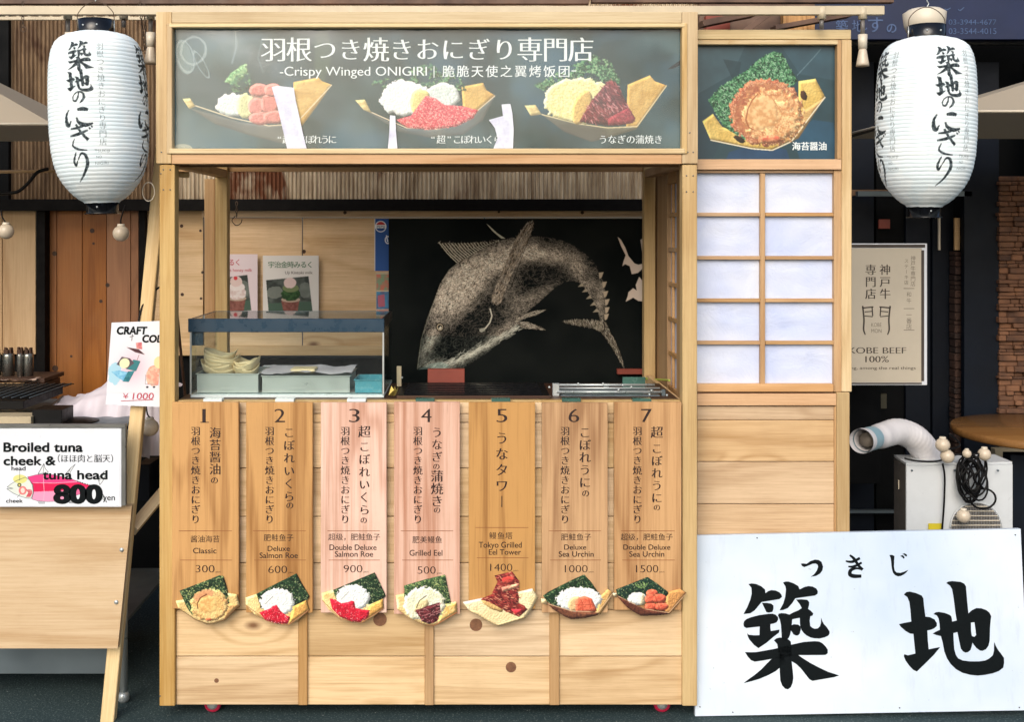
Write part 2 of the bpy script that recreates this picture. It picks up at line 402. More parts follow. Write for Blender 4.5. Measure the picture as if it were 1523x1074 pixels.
class Ink:
    "collects flat print in photograph units, then lays it on a surface"
    def __init__(s): s.v, s.f, s.n = [], [], 0
    def raw(s, v, f):
        s.v.append(np.asarray(v, float)); s.f += [tuple(i + s.n for i in p) for p in f]; s.n += len(v)
    def char(s, ch, xc, yc, size, a=0, b=0, sx=1.0, rot=0):
        if ch in ' \u3000': return
        v, f, n = glyph(ch)
        w = v + n * np.array([a, b])
        if ord(ch[0]) > 0x2E80: ctr = np.array([.5, .38])
        else: ctr = np.array([(v[:, 0].min() + v[:, 0].max()) / 2, .36])
        q = (w - ctr) * size; q[:, 0] *= sx
        if ch == 'ー': q = np.stack([-q[:, 1], q[:, 0]], 1)
        if rot: cr, sr = math.cos(rot), math.sin(rot); q = q @ np.array([[cr, sr], [-sr, cr]])
        s.raw(np.stack([xc + q[:, 0], yc - q[:, 1]], 1), f)
    def vert(s, txt, xc, y0, y1, size=None, a=0, b=0, sx=1.0):
        n = len(txt); p = (y1 - y0) / n; size = size or p
        for i, ch in enumerate(txt): s.char(ch, xc, y0 + (i + .5) * p, size, a, b, sx)
    def fit(s, txt, x0, x1, ytop, ybot, a=0, b=0, cap=.72, desc=0.0, shear=0):
        v, f, n = glyph(txt); w = v + n * np.array([a, b])
        sx = (x1 - x0) / (w[:, 0].max() - w[:, 0].min()); sy = (ybot - ytop) / cap
        X = x0 + (w[:, 0] - w[:, 0].min()) * sx + w[:, 1] * shear * sy
        s.raw(np.stack([X, ybot - w[:, 1] * sy], 1), f)
    def poly(s, pts, holes=()):
        loops = [[Vector((x, y, 0)) for x, y in l] for l in [pts] + list(holes)]
        tr = tessellate_polygon(loops); allp = [(q.x, q.y) for l in loops for q in l]
        s.raw(allp, [tuple(t) for t in tr])
    def line(s, x0, y0, x1, y1, w=1):
        dx, dy = x1 - x0, y1 - y0; L = math.hypot(dx, dy) or 1; nx, ny = -dy / L * w / 2, dx / L * w / 2
        s.raw([(x0 + nx, y0 + ny), (x1 + nx, y1 + ny), (x1 - nx, y1 - ny), (x0 - nx, y0 - ny)], [(0, 1, 2, 3)])
    def stroke(s, pts, ws):
        q = smooth_line([(x, y, 0) for x, y in pts], 5); n = len(q); L, Rr = [], []
        for i, p in enumerate(q):
            d = q[min(i + 1, n - 1)] - q[max(i - 1, 0)]; d.normalize(); t = i / (n - 1) * (len(ws) - 1); k = int(min(t, len(ws) - 2)); w = ws[k] + (ws[k + 1] - ws[k]) * (t - k)
            L.append((p.x - d.y * w / 2, p.y + d.x * w / 2)); Rr.append((p.x + d.y * w / 2, p.y - d.x * w / 2))
        v = L + Rr; s.raw(v, [(i, i + 1, n + i + 1, n + i) for i in range(n - 1)])
    def build(s, name, mapf, mat, parent):
        v = np.concatenate(s.v); pts = [mapf(x, y) for x, y in v]
        org = worldpos(parent)
        me = bpy.data.meshes.new(name); me.from_pydata([p - org for p in pts], [], s.f); me.update(); me.materials.append(M[mat])
        o = bpy.data.objects.new(name, me); return place(o, parent, org)
def flat(Y): return lambda x, y: P(x, y, Y)

# ------------------------------------------------------------------ print (flat pictures as colour on a fine grid)
def vnoise(h, w, cell, seed, octs=3):
    r = np.random.default_rng(seed); out = np.zeros((h, w)); amp, tot = 1, 0
    for o in range(octs):
        c = max(1.0, cell / 2 ** o); gh, gw = int(h / c) + 3, int(w / c) + 3; g = r.random((gh, gw))
        y = np.arange(h) / c; x = np.arange(w) / c; yi, xi = y.astype(int), x.astype(int); fy, fx = y - yi, x - xi
        fy = fy * fy * (3 - 2 * fy); fx = fx * fx * (3 - 2 * fx)
        a = g[yi][:, xi] * (1 - fx) + g[yi][:, xi + 1] * fx; b = g[yi + 1][:, xi] * (1 - fx) + g[yi + 1][:, xi + 1] * fx
        out += amp * (a * (1 - fy[:, None]) + b * fy[:, None]); tot += amp; amp *= .5
    return out / tot
class Canvas:
    relief0 = 0
    def __init__(s, x0, y0, x1, y1, out=1.0, ss=2, bg=None, seed=1):
        s.x0, s.y0, s.x1, s.y1 = x0, y0, x1, y1; s.k = out * ss; s.ss = ss; s.out = out; s.relief = Canvas.relief0
        s.w, s.h = int(round((x1 - x0) * out)) * ss, int(round((y1 - y0) * out)) * ss
        s.X = x0 + (np.arange(s.w) + .5) / s.k; s.Yv = y0 + (np.arange(s.h) + .5) / s.k
        s.c = np.zeros((s.h, s.w, 3)); s.a = np.zeros((s.h, s.w)); s.seed = seed
        if bg is not None: s.c[:] = np.array(bg) / 255.; s.a[:] = 1
    def nz(s, cell, octs=3):
        s.seed += 1; return vnoise(s.h, s.w, cell * s.k, s.seed, octs)
    def mpoly(s, pts):
        m = np.zeros((s.h, s.w), bool); pts = np.array(pts, float)
        i0 = max(0, int((pts[:, 0].min() - s.x0) * s.k) - 1); i1 = min(s.w, int((pts[:, 0].max() - s.x0) * s.k) + 2)
        j0 = max(0, int((pts[:, 1].min() - s.y0) * s.k) - 1); j1 = min(s.h, int((pts[:, 1].max() - s.y0) * s.k) + 2)
        if i1 <= i0 or j1 <= j0: return m
        X = s.X[i0:i1][None, :]; Y = s.Yv[j0:j1][:, None]; ins = np.zeros((j1 - j0, i1 - i0), bool); n = len(pts)
        for i in range(n):
            xa, ya = pts[i]; xb, yb = pts[(i + 1) % n]
            if ya == yb: continue
            cr = ((ya > Y) != (yb > Y)) & (X < (xb - xa) * (Y - ya) / (yb - ya) + xa); ins ^= cr
        m[j0:j1, i0:i1] = ins; return m
    def mell(s, cx, cy, rx, ry, rough=0, cell=4, rot=0):
        X = s.X[None, :] - cx; Y = s.Yv[:, None] - cy
        if rot: X, Y = X * math.cos(rot) + Y * math.sin(rot), -X * math.sin(rot) + Y * math.cos(rot)
        d = np.sqrt((X / rx) ** 2 + (Y / ry) ** 2)
        if rough: d = d + (s.nz(cell) - .5) * rough
        return d < 1
    def put(s, m, col, col2=None, nz=None, al=1.0, solid=True, relief=None):
        m0 = m; col = np.array(col) / 255.; m = m.astype(float) * al
        if col2 is not None:
            nz = s.nz(3) if nz is None else nz; t = np.clip((nz - .35) / .3, 0, 1)[..., None]; cc = col * (1 - t) + np.array(col2) / 255. * t
        else: cc = col[None, None, :]
        s.c = s.c * (1 - m[..., None]) + cc * m[..., None]
        if solid: s.a = np.maximum(s.a, m)
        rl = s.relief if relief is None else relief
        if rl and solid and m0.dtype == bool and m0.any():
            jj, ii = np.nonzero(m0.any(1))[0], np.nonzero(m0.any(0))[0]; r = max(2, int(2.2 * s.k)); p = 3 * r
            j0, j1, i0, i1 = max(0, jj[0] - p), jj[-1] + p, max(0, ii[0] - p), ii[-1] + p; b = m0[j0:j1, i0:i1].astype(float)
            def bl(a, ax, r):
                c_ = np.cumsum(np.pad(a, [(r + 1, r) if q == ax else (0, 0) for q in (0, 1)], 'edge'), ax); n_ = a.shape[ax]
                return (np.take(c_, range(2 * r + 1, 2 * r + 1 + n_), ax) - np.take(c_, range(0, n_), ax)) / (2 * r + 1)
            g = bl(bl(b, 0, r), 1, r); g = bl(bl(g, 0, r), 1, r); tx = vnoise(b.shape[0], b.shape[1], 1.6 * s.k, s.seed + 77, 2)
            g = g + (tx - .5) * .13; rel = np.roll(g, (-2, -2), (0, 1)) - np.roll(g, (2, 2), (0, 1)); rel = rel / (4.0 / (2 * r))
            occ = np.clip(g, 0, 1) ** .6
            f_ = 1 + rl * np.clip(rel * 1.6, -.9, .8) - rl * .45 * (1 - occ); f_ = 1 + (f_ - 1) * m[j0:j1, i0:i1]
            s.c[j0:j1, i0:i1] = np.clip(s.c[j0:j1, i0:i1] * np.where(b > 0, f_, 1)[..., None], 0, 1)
    def poly(s, pts, col, col2=None, cell=3, al=1.0): s.put(s.mpoly(pts), col, col2, s.nz(cell) if col2 else None, al)
    def line(s, pts, w, col, al=1.0):
        for (xa, ya), (xb, yb) in zip(pts[:-1], pts[1:]):
            L = math.hypot(xb - xa, yb - ya) or 1; nx, ny = -(yb - ya) / L * w / 2, (xb - xa) / L * w / 2
            s.put(s.mpoly([(xa + nx, ya + ny), (xb + nx, yb + ny), (xb - nx, yb - ny), (xa - nx, ya - ny)]), col, al=al, solid=False)
    def dots(s, m, n, cols, r=(.5, 1.2), al=1.0, seed=0, angle=None, ln=0):
        jj, ii = np.nonzero(m)
        if len(jj) == 0: return
        rg = np.random.default_rng(seed + 5); sel = rg.integers(0, len(jj), n)
        for q in sel:
            c = np.array(cols[rg.integers(0, len(cols))]) / 255.; rr = rg.uniform(*r) * s.k; y, x = jj[q], ii[q]
            L = ln * s.k * rg.uniform(.4, 1); ang = (angle if angle is not None else rg.uniform(0, 3.14)) + rg.normal() * .35
            for t in (np.linspace(-L / 2, L / 2, max(1, int(L / max(rr, .6)) + 1)) if L else (0,)):
                yy, xx = int(y + t * math.sin(ang)), int(x + t * math.cos(ang)); k = max(0, int(round(rr)) - 1)
                a0, a1, b0, b1 = max(0, yy - k), yy + k + 1, max(0, xx - k), xx + k + 1
                s.c[a0:a1, b0:b1] = s.c[a0:a1, b0:b1] * (1 - al) + c * al
    def ink(s, ink, col, al=1.0, al_nz=None):
        v = np.concatenate(ink.v); m = np.zeros((s.h, s.w), bool)
        for f in ink.f: m |= s.mpoly(v[list(f)])
        mm = m.astype(float) * al
        if al_nz is not None: mm = mm * al_nz
        s.c = s.c * (1 - mm[..., None]) + np.array(col)[None, None, :] / 255. * mm[..., None]
    def down(s):
        q = s.ss; h, w = s.h // q, s.w // q
        l = np.where(s.c <= .04045, s.c / 12.92, ((np.clip(s.c, 0, 1) + .055) / 1.055) ** 2.4)
        a = s.a[:h * q, :w * q].reshape(h, q, w, q).mean((1, 3))
        l = (l * (s.a[..., None] + 1e-4))[:h * q, :w * q].reshape(h, q, w, q, 3).mean((1, 3)) / (a[..., None] + 1e-4)
        return l, a
    def build(s, name, mapf, mat, parent, cut=False, thick=0, k=1.0, thickvec=(0, 1, 0)):
        l, a = s.down(); h, w = a.shape
        xs = s.x0 + (np.arange(w + 1)) / w * (s.x1 - s.x0); ys = s.y0 + (np.arange(h + 1)) / h * (s.y1 - s.y0)
        # colours live on vertices: pad
        lp = np.pad(l, ((0, 1), (0, 1), (0, 0)), 'edge'); lp = lp * ALB * k
        GX, GY = np.meshgrid(xs, ys)
        p00, p10, p01 = np.array(mapf(0, 0)), np.array(mapf(1000, 0)), np.array(mapf(0, 1000))   # maps are affine
        org = np.array(worldpos(parent))
        V = p00 + GX[..., None] * (p10 - p00) / 1000 + GY[..., None] * (p01 - p00) / 1000 - org
        V = V.reshape(-1, 3); idx = np.arange((h + 1) * (w + 1)).reshape(h + 1, w + 1)
        K = (a > .5) if cut else np.ones((h, w), bool)
        q = np.stack([idx[:-1, :-1], idx[1:, :-1], idx[1:, 1:], idx[:-1, 1:]], -1)[K]
        colr = lp.reshape(-1, 3)
        if thick:
            N = len(V); V = np.concatenate([V, V + np.array(thickvec) * thick]); colr = np.concatenate([colr, colr])
            Kp = np.pad(K, 1); sides = []
            for (dj, di, e0, e1) in ((-1, 0, (0, 0), (0, 1)), (1, 0, (1, 1), (1, 0)), (0, -1, (1, 0), (0, 0)), (0, 1, (0, 1), (1, 1))):
                nb = Kp[1 + dj:1 + dj + h, 1 + di:1 + di + w]; jj, ii = np.nonzero(K & ~nb)
                A = idx[jj + e0[0], ii + e0[1]]; B = idx[jj + e1[0], ii + e1[1]]; sides.append(np.stack([A, B, B + N, A + N], -1))
            q = np.concatenate([q] + sides + [q[:, ::-1] + N])
        used, inv = np.unique(q.ravel(), return_inverse=True); V = V[used]; colr = colr[used]; q = inv.reshape(-1, 4)
        me = bpy.data.meshes.new(name); me.vertices.add(len(V)); me.vertices.foreach_set('co', V.ravel().astype(np.float32))
        me.loops.add(q.size); me.loops.foreach_set('vertex_index', q.ravel().astype(np.int32))
        me.polygons.add(len(q)); me.polygons.foreach_set('loop_start', np.arange(0, q.size, 4, dtype=np.int32)); me.update(calc_edges=True)
        at = me.color_attributes.new('print', 'FLOAT_COLOR', 'POINT')
        at.data.foreach_set('color', np.concatenate([colr, np.ones((len(colr), 1))], 1).ravel().astype(np.float32))
        me.materials.append(M[mat]); o = bpy.data.objects.new(name, me)
        return place(o, parent, org)
def zmap(pts, sc, ox, oy): return [(x / sc + ox, y / sc + oy) for x, y in pts]
# ================================================================== THE SETTING
g = mesh('ground', [(-30, -30, 0), (30, -30, 0), (30, 30, 0), (-30, 30, 0)], [(0, 1, 2, 3)], 'asphalt', origin=(0, 0, 0)); tag(g, kind='structure')
c = box('ceiling', (-6, 1.30, 2.72), (6, 9, 2.80), 'dark_beam'); tag(c, kind='structure')

YW = 1.32
def wall_thing(name, label, cat, x0, x1, y0, y1, Y, group=None):
    return thing(name, label, cat, P((x0 + x1) / 2, y1, Y), group)

# corrugated upper wall: sheets of real corrugation
w = thing('corrugated_wall', 'rust stained corrugated metal wall above the dark beam behind the stall', 'wall', (-.6, YW + .05, 0))
def corr(x0, x1, y0, y1, Y, pitch, amp, mat):
    a, b = P(x0, y1, Y), P(x1, y0, Y); n = int((b.x - a.x) / pitch * 6); vs, fs = [], []
    for i in range(n + 1):
        x = a.x + (b.x - a.x) * i / n; yy = Y + amp * math.sin(2 * math.pi * (x / pitch))
        vs += [(x, yy, a.z), (x, yy, b.z)]
    fs = [(2 * i, 2 * i + 2, 2 * i + 3, 2 * i + 1) for i in range(n)]
    return mesh('sheet', vs, fs, mat, w, True)
for i, (x0, x1) in enumerate(((-160, -20), (-20, 122), (122, 262))): corr(x0, x1, -140, 300, YW + .04 + .008 * (i % 2), .0172, .006, 'corr_dark')
for i, (x0, x1) in enumerate(((258, 425), (423, 590), (588, 745), (743, 905), (903, 1042))): corr(x0, x1, -140, 300, YW + .04 + .008 * (i % 2), .0172, .006, 'corr_light')
o = pbox('dark_beam', -180, 1042, 296, 313, YW - .08, .09, 'dark_beam'); tag(o, 'long dark horizontal beam under the corrugated metal', 'beam')
# plywood back wall
w = wall_thing('plywood_wall', 'pale plywood wall panels with knots behind the stall counter', 'wall', 205, 1042, 0, 530, YW)
pbox('top_strip', 300, 1040, 313, 323, YW - .02, .02, 'ply', w)
for x0, x1 in ((215, 302), (304, 449), (450.5, 720), (721.5, 1042)): pbox('panel', x0, x1, 324 if x0 > 300 else 309, 514, YW, .012, 'ply', w)
pbox('bottom_strip', 215, 1042, 514.5, 529, YW - .012, .024, 'ply', w)
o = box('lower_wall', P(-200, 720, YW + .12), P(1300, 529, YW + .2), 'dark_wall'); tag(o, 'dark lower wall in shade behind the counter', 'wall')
w = wall_thing('cream_panel_wall', 'pale plywood panel at the far left beside the black frame', 'wall', -120, 53, 0, 530, YW)
pbox('panel', -120, 3, 309, 527, YW, .012, 'ply_v', w); pbox('panel', 3.8, 53, 309, 527, YW, .012, 'ply_v', w)
o = pbox('black_post', 54, 67, 297, 600, YW - .05, .06, 'dark_beam'); tag(o, 'thick black upright post between pale panel and brown planks', 'post')
w = wall_thing('brown_plank_wall', 'brown stained vertical plank wall left of the stall', 'wall', 67, 206, 0, 600, YW)
for x0, x1 in ((67, 84), (84.7, 122), (122.7, 158), (158.7, 194), (194.7, 206)): pbox('plank', x0, x1, 306, 640, YW + random.uniform(0, .003), .018, 'brown_wood', w)
o = pbox('black_post', 206.5, 216, 297, 640, YW - .03, .06, 'dark_beam'); tag(o, 'thin black upright post right of the brown planks', 'post')
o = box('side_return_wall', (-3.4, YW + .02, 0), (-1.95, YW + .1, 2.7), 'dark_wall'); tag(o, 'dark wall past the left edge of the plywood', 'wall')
pw = bpy.data.objects['plywood_wall']; bw = bpy.data.objects['brown_plank_wall']
for x, y, r in ((270, 336, 2.6), (298, 343, 2), (262, 371, 2.6), (301, 405, 2), (271, 438, 2.6), (299, 444, 2), (452, 374, 3), (513, 316, 2.6), (866, 316, 2.6), (742, 315, 1.8)):
    lathe('knot', P(x, y, YW - (.0212 if y < 324 else .0012)), [(r * .0028, 0), (r * .0028, .003)], 'dark_wood', pw, 12, 'Y')
for x, y, r in ((81, 377, 3.6), (137, 343, 3.6), (160, 424, 3.2), (82, 548, 4.6), (113, 310, 3), (139, 362, 2), (150, 448, 2.6), (106, 530, 2)):
    lathe('knot', P(x, y, YW - .0008), [(r * .0028, 0), (r * .0022, .004)], 'dark_wood', bw, 12, 'Y')
# low dark wall under planks
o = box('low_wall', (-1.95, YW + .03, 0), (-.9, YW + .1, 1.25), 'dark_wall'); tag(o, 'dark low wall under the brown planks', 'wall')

# right: dark navy shop front
w = thing('navy_shopfront', 'dark navy shop front with upright panels behind the lantern and poster', 'building', P(1400, 720, 1.62))
pr = P(1200, 0, 1.62).x
box('wall', (pr - .3, 1.70, 0), (4.6, 1.8, 2.75), 'dark_wall', w)
for x0, x1, yf, m in ((1262, 1300, 1.66, 'navy'), (1303, 1345, 1.68, 'dark_wall'), (1347, 1384, 1.66, 'navy'), (1387, 1418, 1.64, 'navy'), (1434, 1486, 1.50, 'navy'), (1526, 1600, 1.5, 'dark_wall')):
    pbox('panel', x0, x1, 92, 835, yf, .03, m, w)
pbox('beam', 1180, 1640, 60, 65, 1.42, .04, 'grey_frame', w); pbox('shelf', 1265, 1480, 282, 291, 1.55, .05, 'dim_wood', w)
pbox('light_tube', 1276, 1446, 284, 292, 1.50, .03, 'steel_dark', w)
pbox('slot', 1396, 1399, 318, 372, 1.60, .012, 'white_plastic', w); pbox('narrow_sign', 1420, 1428, 324, 372, 1.56, .012, 'wing_wood', w)
pbox('red_notice', 1307, 1324, 326, 340, 1.64, .01, 'red_block', w); pbox('switch_box', 1304, 1319, 586, 608, 1.64, .02, 'olive', w)
for y in (760,): pbox('low_rail', 1262, 1400, y, y + 4, 1.6, .03, 'steel_dark', w)
w = thing('stacked_stone_wall', 'reddish stacked stone wall at the right edge', 'wall', P(1506, 760, 1.5))
y = 262.0
while y < 800:
    h = random.choice((4.5, 6, 7.5, 9)); x = 1487 - random.uniform(0, 1)
    while x < 1526:
        L = random.uniform(10, 30); x2 = min(x + L, 1526.5)
        pbox('stone', x, x2 - .4, y, y + h - .5, 1.5 - random.uniform(0, .035), .09, 'stone', w, .003); x = x2
    y += h
o = thing('narrow_stone_pier', 'narrow dark strip of stacked stones between navy panels', 'wall', P(1427, 760, 1.58)); y = 374.0
while y < 800:
    h = random.choice((7, 9, 12)); pbox('stone', 1421 - random.uniform(0, 1), 1432, y, y + h - .6, 1.58 - random.uniform(0, .02), .06, 'stone_dark', o, .003); y += h
# blue shop sign at the top right
w = thing('blue_shop_sign', 'long dark blue shop sign with faded white writing and phone numbers, top right', 'sign', P(1340, 60, 1.3))
pbox('board', 1210, 1680, -40, 58, 1.3, .05, 'blue_sign', w)
k = Ink()
for i, ch in enumerate('築地'): k.char(ch, 1252 + i * 24, 38, 19, .01, .01)
k.char('す', 1302, 36, 26, .01, .01); k.char('の', 1326, 41, 17, .02, .02); k.char('し', 1283, 38, 17, .01, .01)
k.fit('03-3944-4677', 1411, 1482, 28, 36, .0, .0); k.fit('03-3544-4015', 1411, 1482, 41, 50, .0, .0)
k.stroke([(1405, 12), (1408, 14), (1414, 11)], (1, 2, 1)); k.stroke([(1425, 13), (1428, 15), (1434, 10)], (1, 2, 1))
k.build('lettering', flat(1.297), 'ink_faded', w)
# brown rafters & fascia above
for i, (x0, y0, x1, y1, wd) in enumerate(((1042, 36, 1120, 20, 9), (1100, 52, 1160, 8, 8), (1150, 42, 1262, 22, 7))):
    o = beam('rafter', P(x0, y0, 1.1), P(x1, y1, 1.15), wd * .0027, .05, 'rafter')
    tag(o, ('short brown rafter nearest the stall top right corner', 'steep brown rafter crossing between the two others', 'long shallow brown rafter over the side panel')[i], 'rafter', 'rafters over the side panel')
o = pbox('backing_board', 1040, 1212, -60, 58, 1.25, .03, 'rafter'); tag(o, 'brown boarding behind the rafters over the side panel', 'board')
o = pbox('orange_box_sign', 1165, 1212, 16, 46, 1.2, .04, 'board_gold'); tag(o, 'small ochre box sign behind the rail, right of the stall top', 'sign')
o = pbox('red_box', 1050, 1086, 22, 44, 1.2, .04, 'red_block'); tag(o, 'dull red box behind the rafters', 'box')
o = pbox('fascia_board', -260, 876, -30, 5, .62, .03, 'rafter'); tag(o, 'brown fascia board along the top edge of the picture', 'board')
o = pbox('fascia_board', 880, 1330, -34, 3, .66, .03, 'rafter'); tag(o, 'brown fascia board with crooked end right of the long one', 'board')
o = tube('bamboo_pole', [P(-40, 256, .9), P(86, 254, .9)], .0065, 'wing_wood'); tag(o, 'thin horizontal wooden pole left of the left lantern', 'pole')
o = tube('black_hose', smooth_line([P(-12, 288, .8), P(14, 287, .8), P(28, 284, .8), P(42, 272, .8), P(56, 256, .8), P(72, 251, .8)]), .0065, 'black'); tag(o, 'black hose curling over the horizontal wooden pole', 'hose')

# rails and track lights
o = thing('light_rail', 'long cream light rail running across the top of the stall', 'rail', P(650, 16, .05))
box('bar', P(-60, 21, .05), P(1312, 10, .07), 'white_rail', o)
w = thing('perforated_rail', 'cream perforated metal rail above the left lantern', 'rail', P(100, 27, .30))
pbox('strip', -60, 236, 15, 19, .30, .01, 'white_rail', w); pbox('strip', -60, 236, 24, 29, .30, .01, 'white_rail', w)
x = -58
while x < 236: pbox('web', x, x + 4, 19, 24, .302, .008, 'white_rail', w, .0005); x += 16.5
def track(x, label, Y, lamp=True, y2=47):
    t = thing('track_light', label, 'lamp', P(x, 28, Y), 'lamps hanging from the cream rail')
    k = (D + Y) / FPX
    lathe('adapter', P(x, 28, Y), [(6.2 * k, 0), (6.5 * k, 17 * k)], 'white_rail', t, 14)
    lathe('stem', P(x, y2, Y), [(3.2 * k, 0), (3.2 * k, (y2 - 28) * k)], 'grey_side', t, 12)
    if lamp:
        lathe('socket', P(x, y2 + 22, Y), [(6.2 * k, 0), (6.8 * k, 21 * k), (3, 22 * k)] if False else [(6.2 * k, 0), (6.8 * k, 21 * k)], 'white_plastic', t, 14)
        lathe('lamp_bulb', P(x, y2 + 48, Y), [(3 * k, 1 * k), (9.5 * k, 0), (9 * k, 4 * k), (6 * k, 22 * k), (5 * k, 26 * k)], 'bulb', t, 16)
track(101, 'lamp fitting on the rail with a small white tag, left of the left lantern', .10, False, 50)
o = pbox('number_tag', 96, 110, 47, 60, .09, .012, 'white_plastic'); tag(o, 'small white tag hanging under the leftmost lamp fitting', 'tag')
k = Ink(); k.stroke([(103, 50), (103.4, 57)], (1.8, 1.8)); k.stroke([(100, 52), (103, 50)], (1, 1.4)); k.build('mark', flat(.0895), 'ink', o)
track(184, 'lamp fitting on the rail behind the top of the left lantern', .12, False, 40)
track(224, 'lamp on the rail between left lantern and stall post', .10, True, 47)
track(1283, 'bell shaped lamp on the rail between side panel and right lantern', .06, True, 50)
track(1222, 'stubby lamp fitting on the rail above the side panel corner', .06, False, 42)
# chain and hook
def chain(x, y0, y1, Y, label, dx=0):
    t = thing('hanging_chain', label, 'chain', P(x, y1, Y)); n = int((y1 - y0) / 5); vs, fs = [], []; kk = (D + Y) / FPX; base = 0
    for i in range(n):
        c = P(x + dx * i / n, y0 + (i + .5) * (y1 - y0) / n, Y); seg, sub = 8, 4
        for a in range(seg):
            ta = 2 * math.pi * a / seg; rx, rz = 1.6 * kk, 3.4 * kk; q = Vector((math.cos(ta) * rx, 0, math.sin(ta) * rz)); nn = Vector((math.cos(ta), 0, math.sin(ta)))
            if i % 2: q = Vector((0, q.x, q.z)); nn = Vector((0, nn.x, nn.z))
            s = Vector((0, 1, 0)) if not i % 2 else Vector((1, 0, 0))
            for b in range(sub):
                tb = 2 * math.pi * b / sub; vs.append(c + q + (nn * math.cos(tb) + s * math.sin(tb)) * .7 * kk)
        for a in range(seg):
            for b in range(sub):
                fs.append((base + a * sub + b, base + a * sub + (b + 1) % sub, base + ((a + 1) % seg) * sub + (b + 1) % sub, base + ((a + 1) % seg) * sub + b))
        base += seg * sub
    m = mesh('links', vs, fs, 'chain', t, True); return t
chain(208, 2, 78, .12, 'rusty chain hanging right of the left lantern, falling straight', 8)
chain(214, 6, 90, .16, 'rusty chain just beside the other, nearest the stall post', 6)
chain(34, 2, 40, .25, 'short chain with a ring above the umbrella at the left')
o = tube('chain_ring', [P(35 + 4 * math.cos(a), 43 + 4 * math.sin(a), .25) for a in np.linspace(0, 6.28, 13)[:-1]], .0016, 'chain', closed=True); tag(o, 'small metal ring at the end of the short chain', 'ring')
chain(352, 300, 322, 1.1, 'short black chain on the beam above the posters')
o = tube('wire_hook', smooth_line([P(350, 321, 1.1), P(345, 328, 1.1), P(351, 335, 1.1), P(358, 332, 1.1), P(360, 326, 1.1)]), .0016, 'black'); tag(o, 'black wire hook hanging by the plywood wall', 'hook')

# ================================================================== THE STALL
S = thing('food_stall', 'wooden onigiri stall on castors with open counter and sign frame on top', 'food stall', P(637, 1050, .35) * 1)
S.location.z = 0
post_x = ((237, 260), (1015, 1037))
for i, (a, b) in enumerate(post_x):
    pbox('corner_post', a, b, 244.6, 1051, 0, .045, 'post_wood', S, .002)
pbox('counter_edge', 352, 1015, 597.2, 600.5, .006, .03, 'post_wood', S) if False else None
for a, b in ((320, 338), (958, 975)): pbox('back_post', a, b, 232, 800, .70, .045, 'post_wood', S, .002)
for a, b in ((304, 319.5),): pbox('back_post', a, b, 266, 800, .74, .04, 'trim_wood_v', S)
# header frame box
pbox('header_rail', 255.5, 1014, 17, 33.5, -.004, .05, 'header_wood', S)
pbox('header_stile', 232, 255, 17, 243, -.004, .05, 'header_wood_v', S)
pbox('header_stile', 1014.5, 1038, 17, 243, -.004, .05, 'header_wood_v', S)
pbox('header_rail', 255.5, 1014, 229, 243.5, -.004, .05, 'rail_wood', S)
pbox('header_moulding', 251, 1019, 34, 40, -.010, .03, 'header_wood', S, .002)
pbox('header_moulding', 251, 1019, 220.5, 228.5, -.010, .03, 'header_wood', S, .002)
pbox('header_moulding', 247.5, 256, 34, 228.5, -.0085, .03, 'header_wood_v', S, .002)
pbox('header_moulding', 1014.5, 1022.5, 34, 228.5, -.0085, .03, 'header_wood_v', S, .002)
box('header_underside', P(262, 243, .05) + Vector((0, 0, 0)), (P(1013, 0, .05).x, .70, P(0, 241, .05).z), 'rail_wood', S) if False else None
pbox('cross_beam', 258, 1013, 229, 262 * 1 - 7, .72, .03, 'trim_wood', S)
a, b = P(262, 246, 0), P(1013, 232, 0)
box('side_beam', (a.x - .045, .052, a.z), (a.x - .008, .72, b.z), 'trim_wood', S); box('side_beam', (b.x + .006, .052, a.z), (b.x + .04, .72, b.z), 'trim_wood', S)
box('roof_board', (a.x - .04, .052, P(0, 24, 0).z), (b.x + .04, .74, P(0, 18, 0).z), 'trim_wood', S)
box('header_back', (a.x - .01, .075, a.z), (b.x + .01, .083, P(0, 30, 0).z), 'dim_wood', S)
# front counter panelling
rows = [(599, 615.2), (616, 628.4), (629.4, 696.2), (697.4, 768.2), (769.4, 837.4), (838.6, 907), (908.2, 976.4), (977.6, 1049)]
cols = [(262, 443), (458, 631), (646, 817), (832.5, 1014.3)]
for (y0, y1) in rows:
    for (x0, x1) in cols:
        pbox('panel_board', x0 - (1 if x0 > 262 else 0), x1 + (1 if x1 < 1014 else 0), y0, y1, .014 + random.uniform(-.0012, .0012), .014, 'panel_wood', S, .0015)
for a, b in ((443.6, 457.2), (631.6, 645.2), (817.4, 832)): pbox('batten', a, b, 600, 1050, .004, .02, 'trim_wood_v', S, .002)
box('backing_panel', P(262, 1049, .03), P(1014, 600, .034), 'dark_wood', S)
cz = P(0, 599, 0).z
box('worktop', (P(258, 0, .03).x, .05, cz - .03), (P(1016, 0, .03).x, .44, cz - .004), 'dark_wood', S)
box('counter_lip', (P(262, 0, 0).x, .016, cz - .002), (P(1014, 0, 0).x, .048, cz + .003), 'post_wood', S)
box('stall_floor', (P(262, 0, 0).x, .05, .05), (P(1014, 0, 0).x, .70, .065), 'dark_wood', S)
box('rear_panel', (P(262, 0, 0).x, .425, .07), (P(1014, 0, 0).x, .435, cz - .032), 'dark_wood', S)
box('side_panel', (P(250, 0, 0).x, .05, .06), (P(258, 0, 0).x, .70, cz - .01), 'panel_wood', S)
box('side_panel', (P(1018, 0, 0).x, .05, .06), (P(1026, 0, 0).x, .70, cz - .01), 'panel_wood', S)
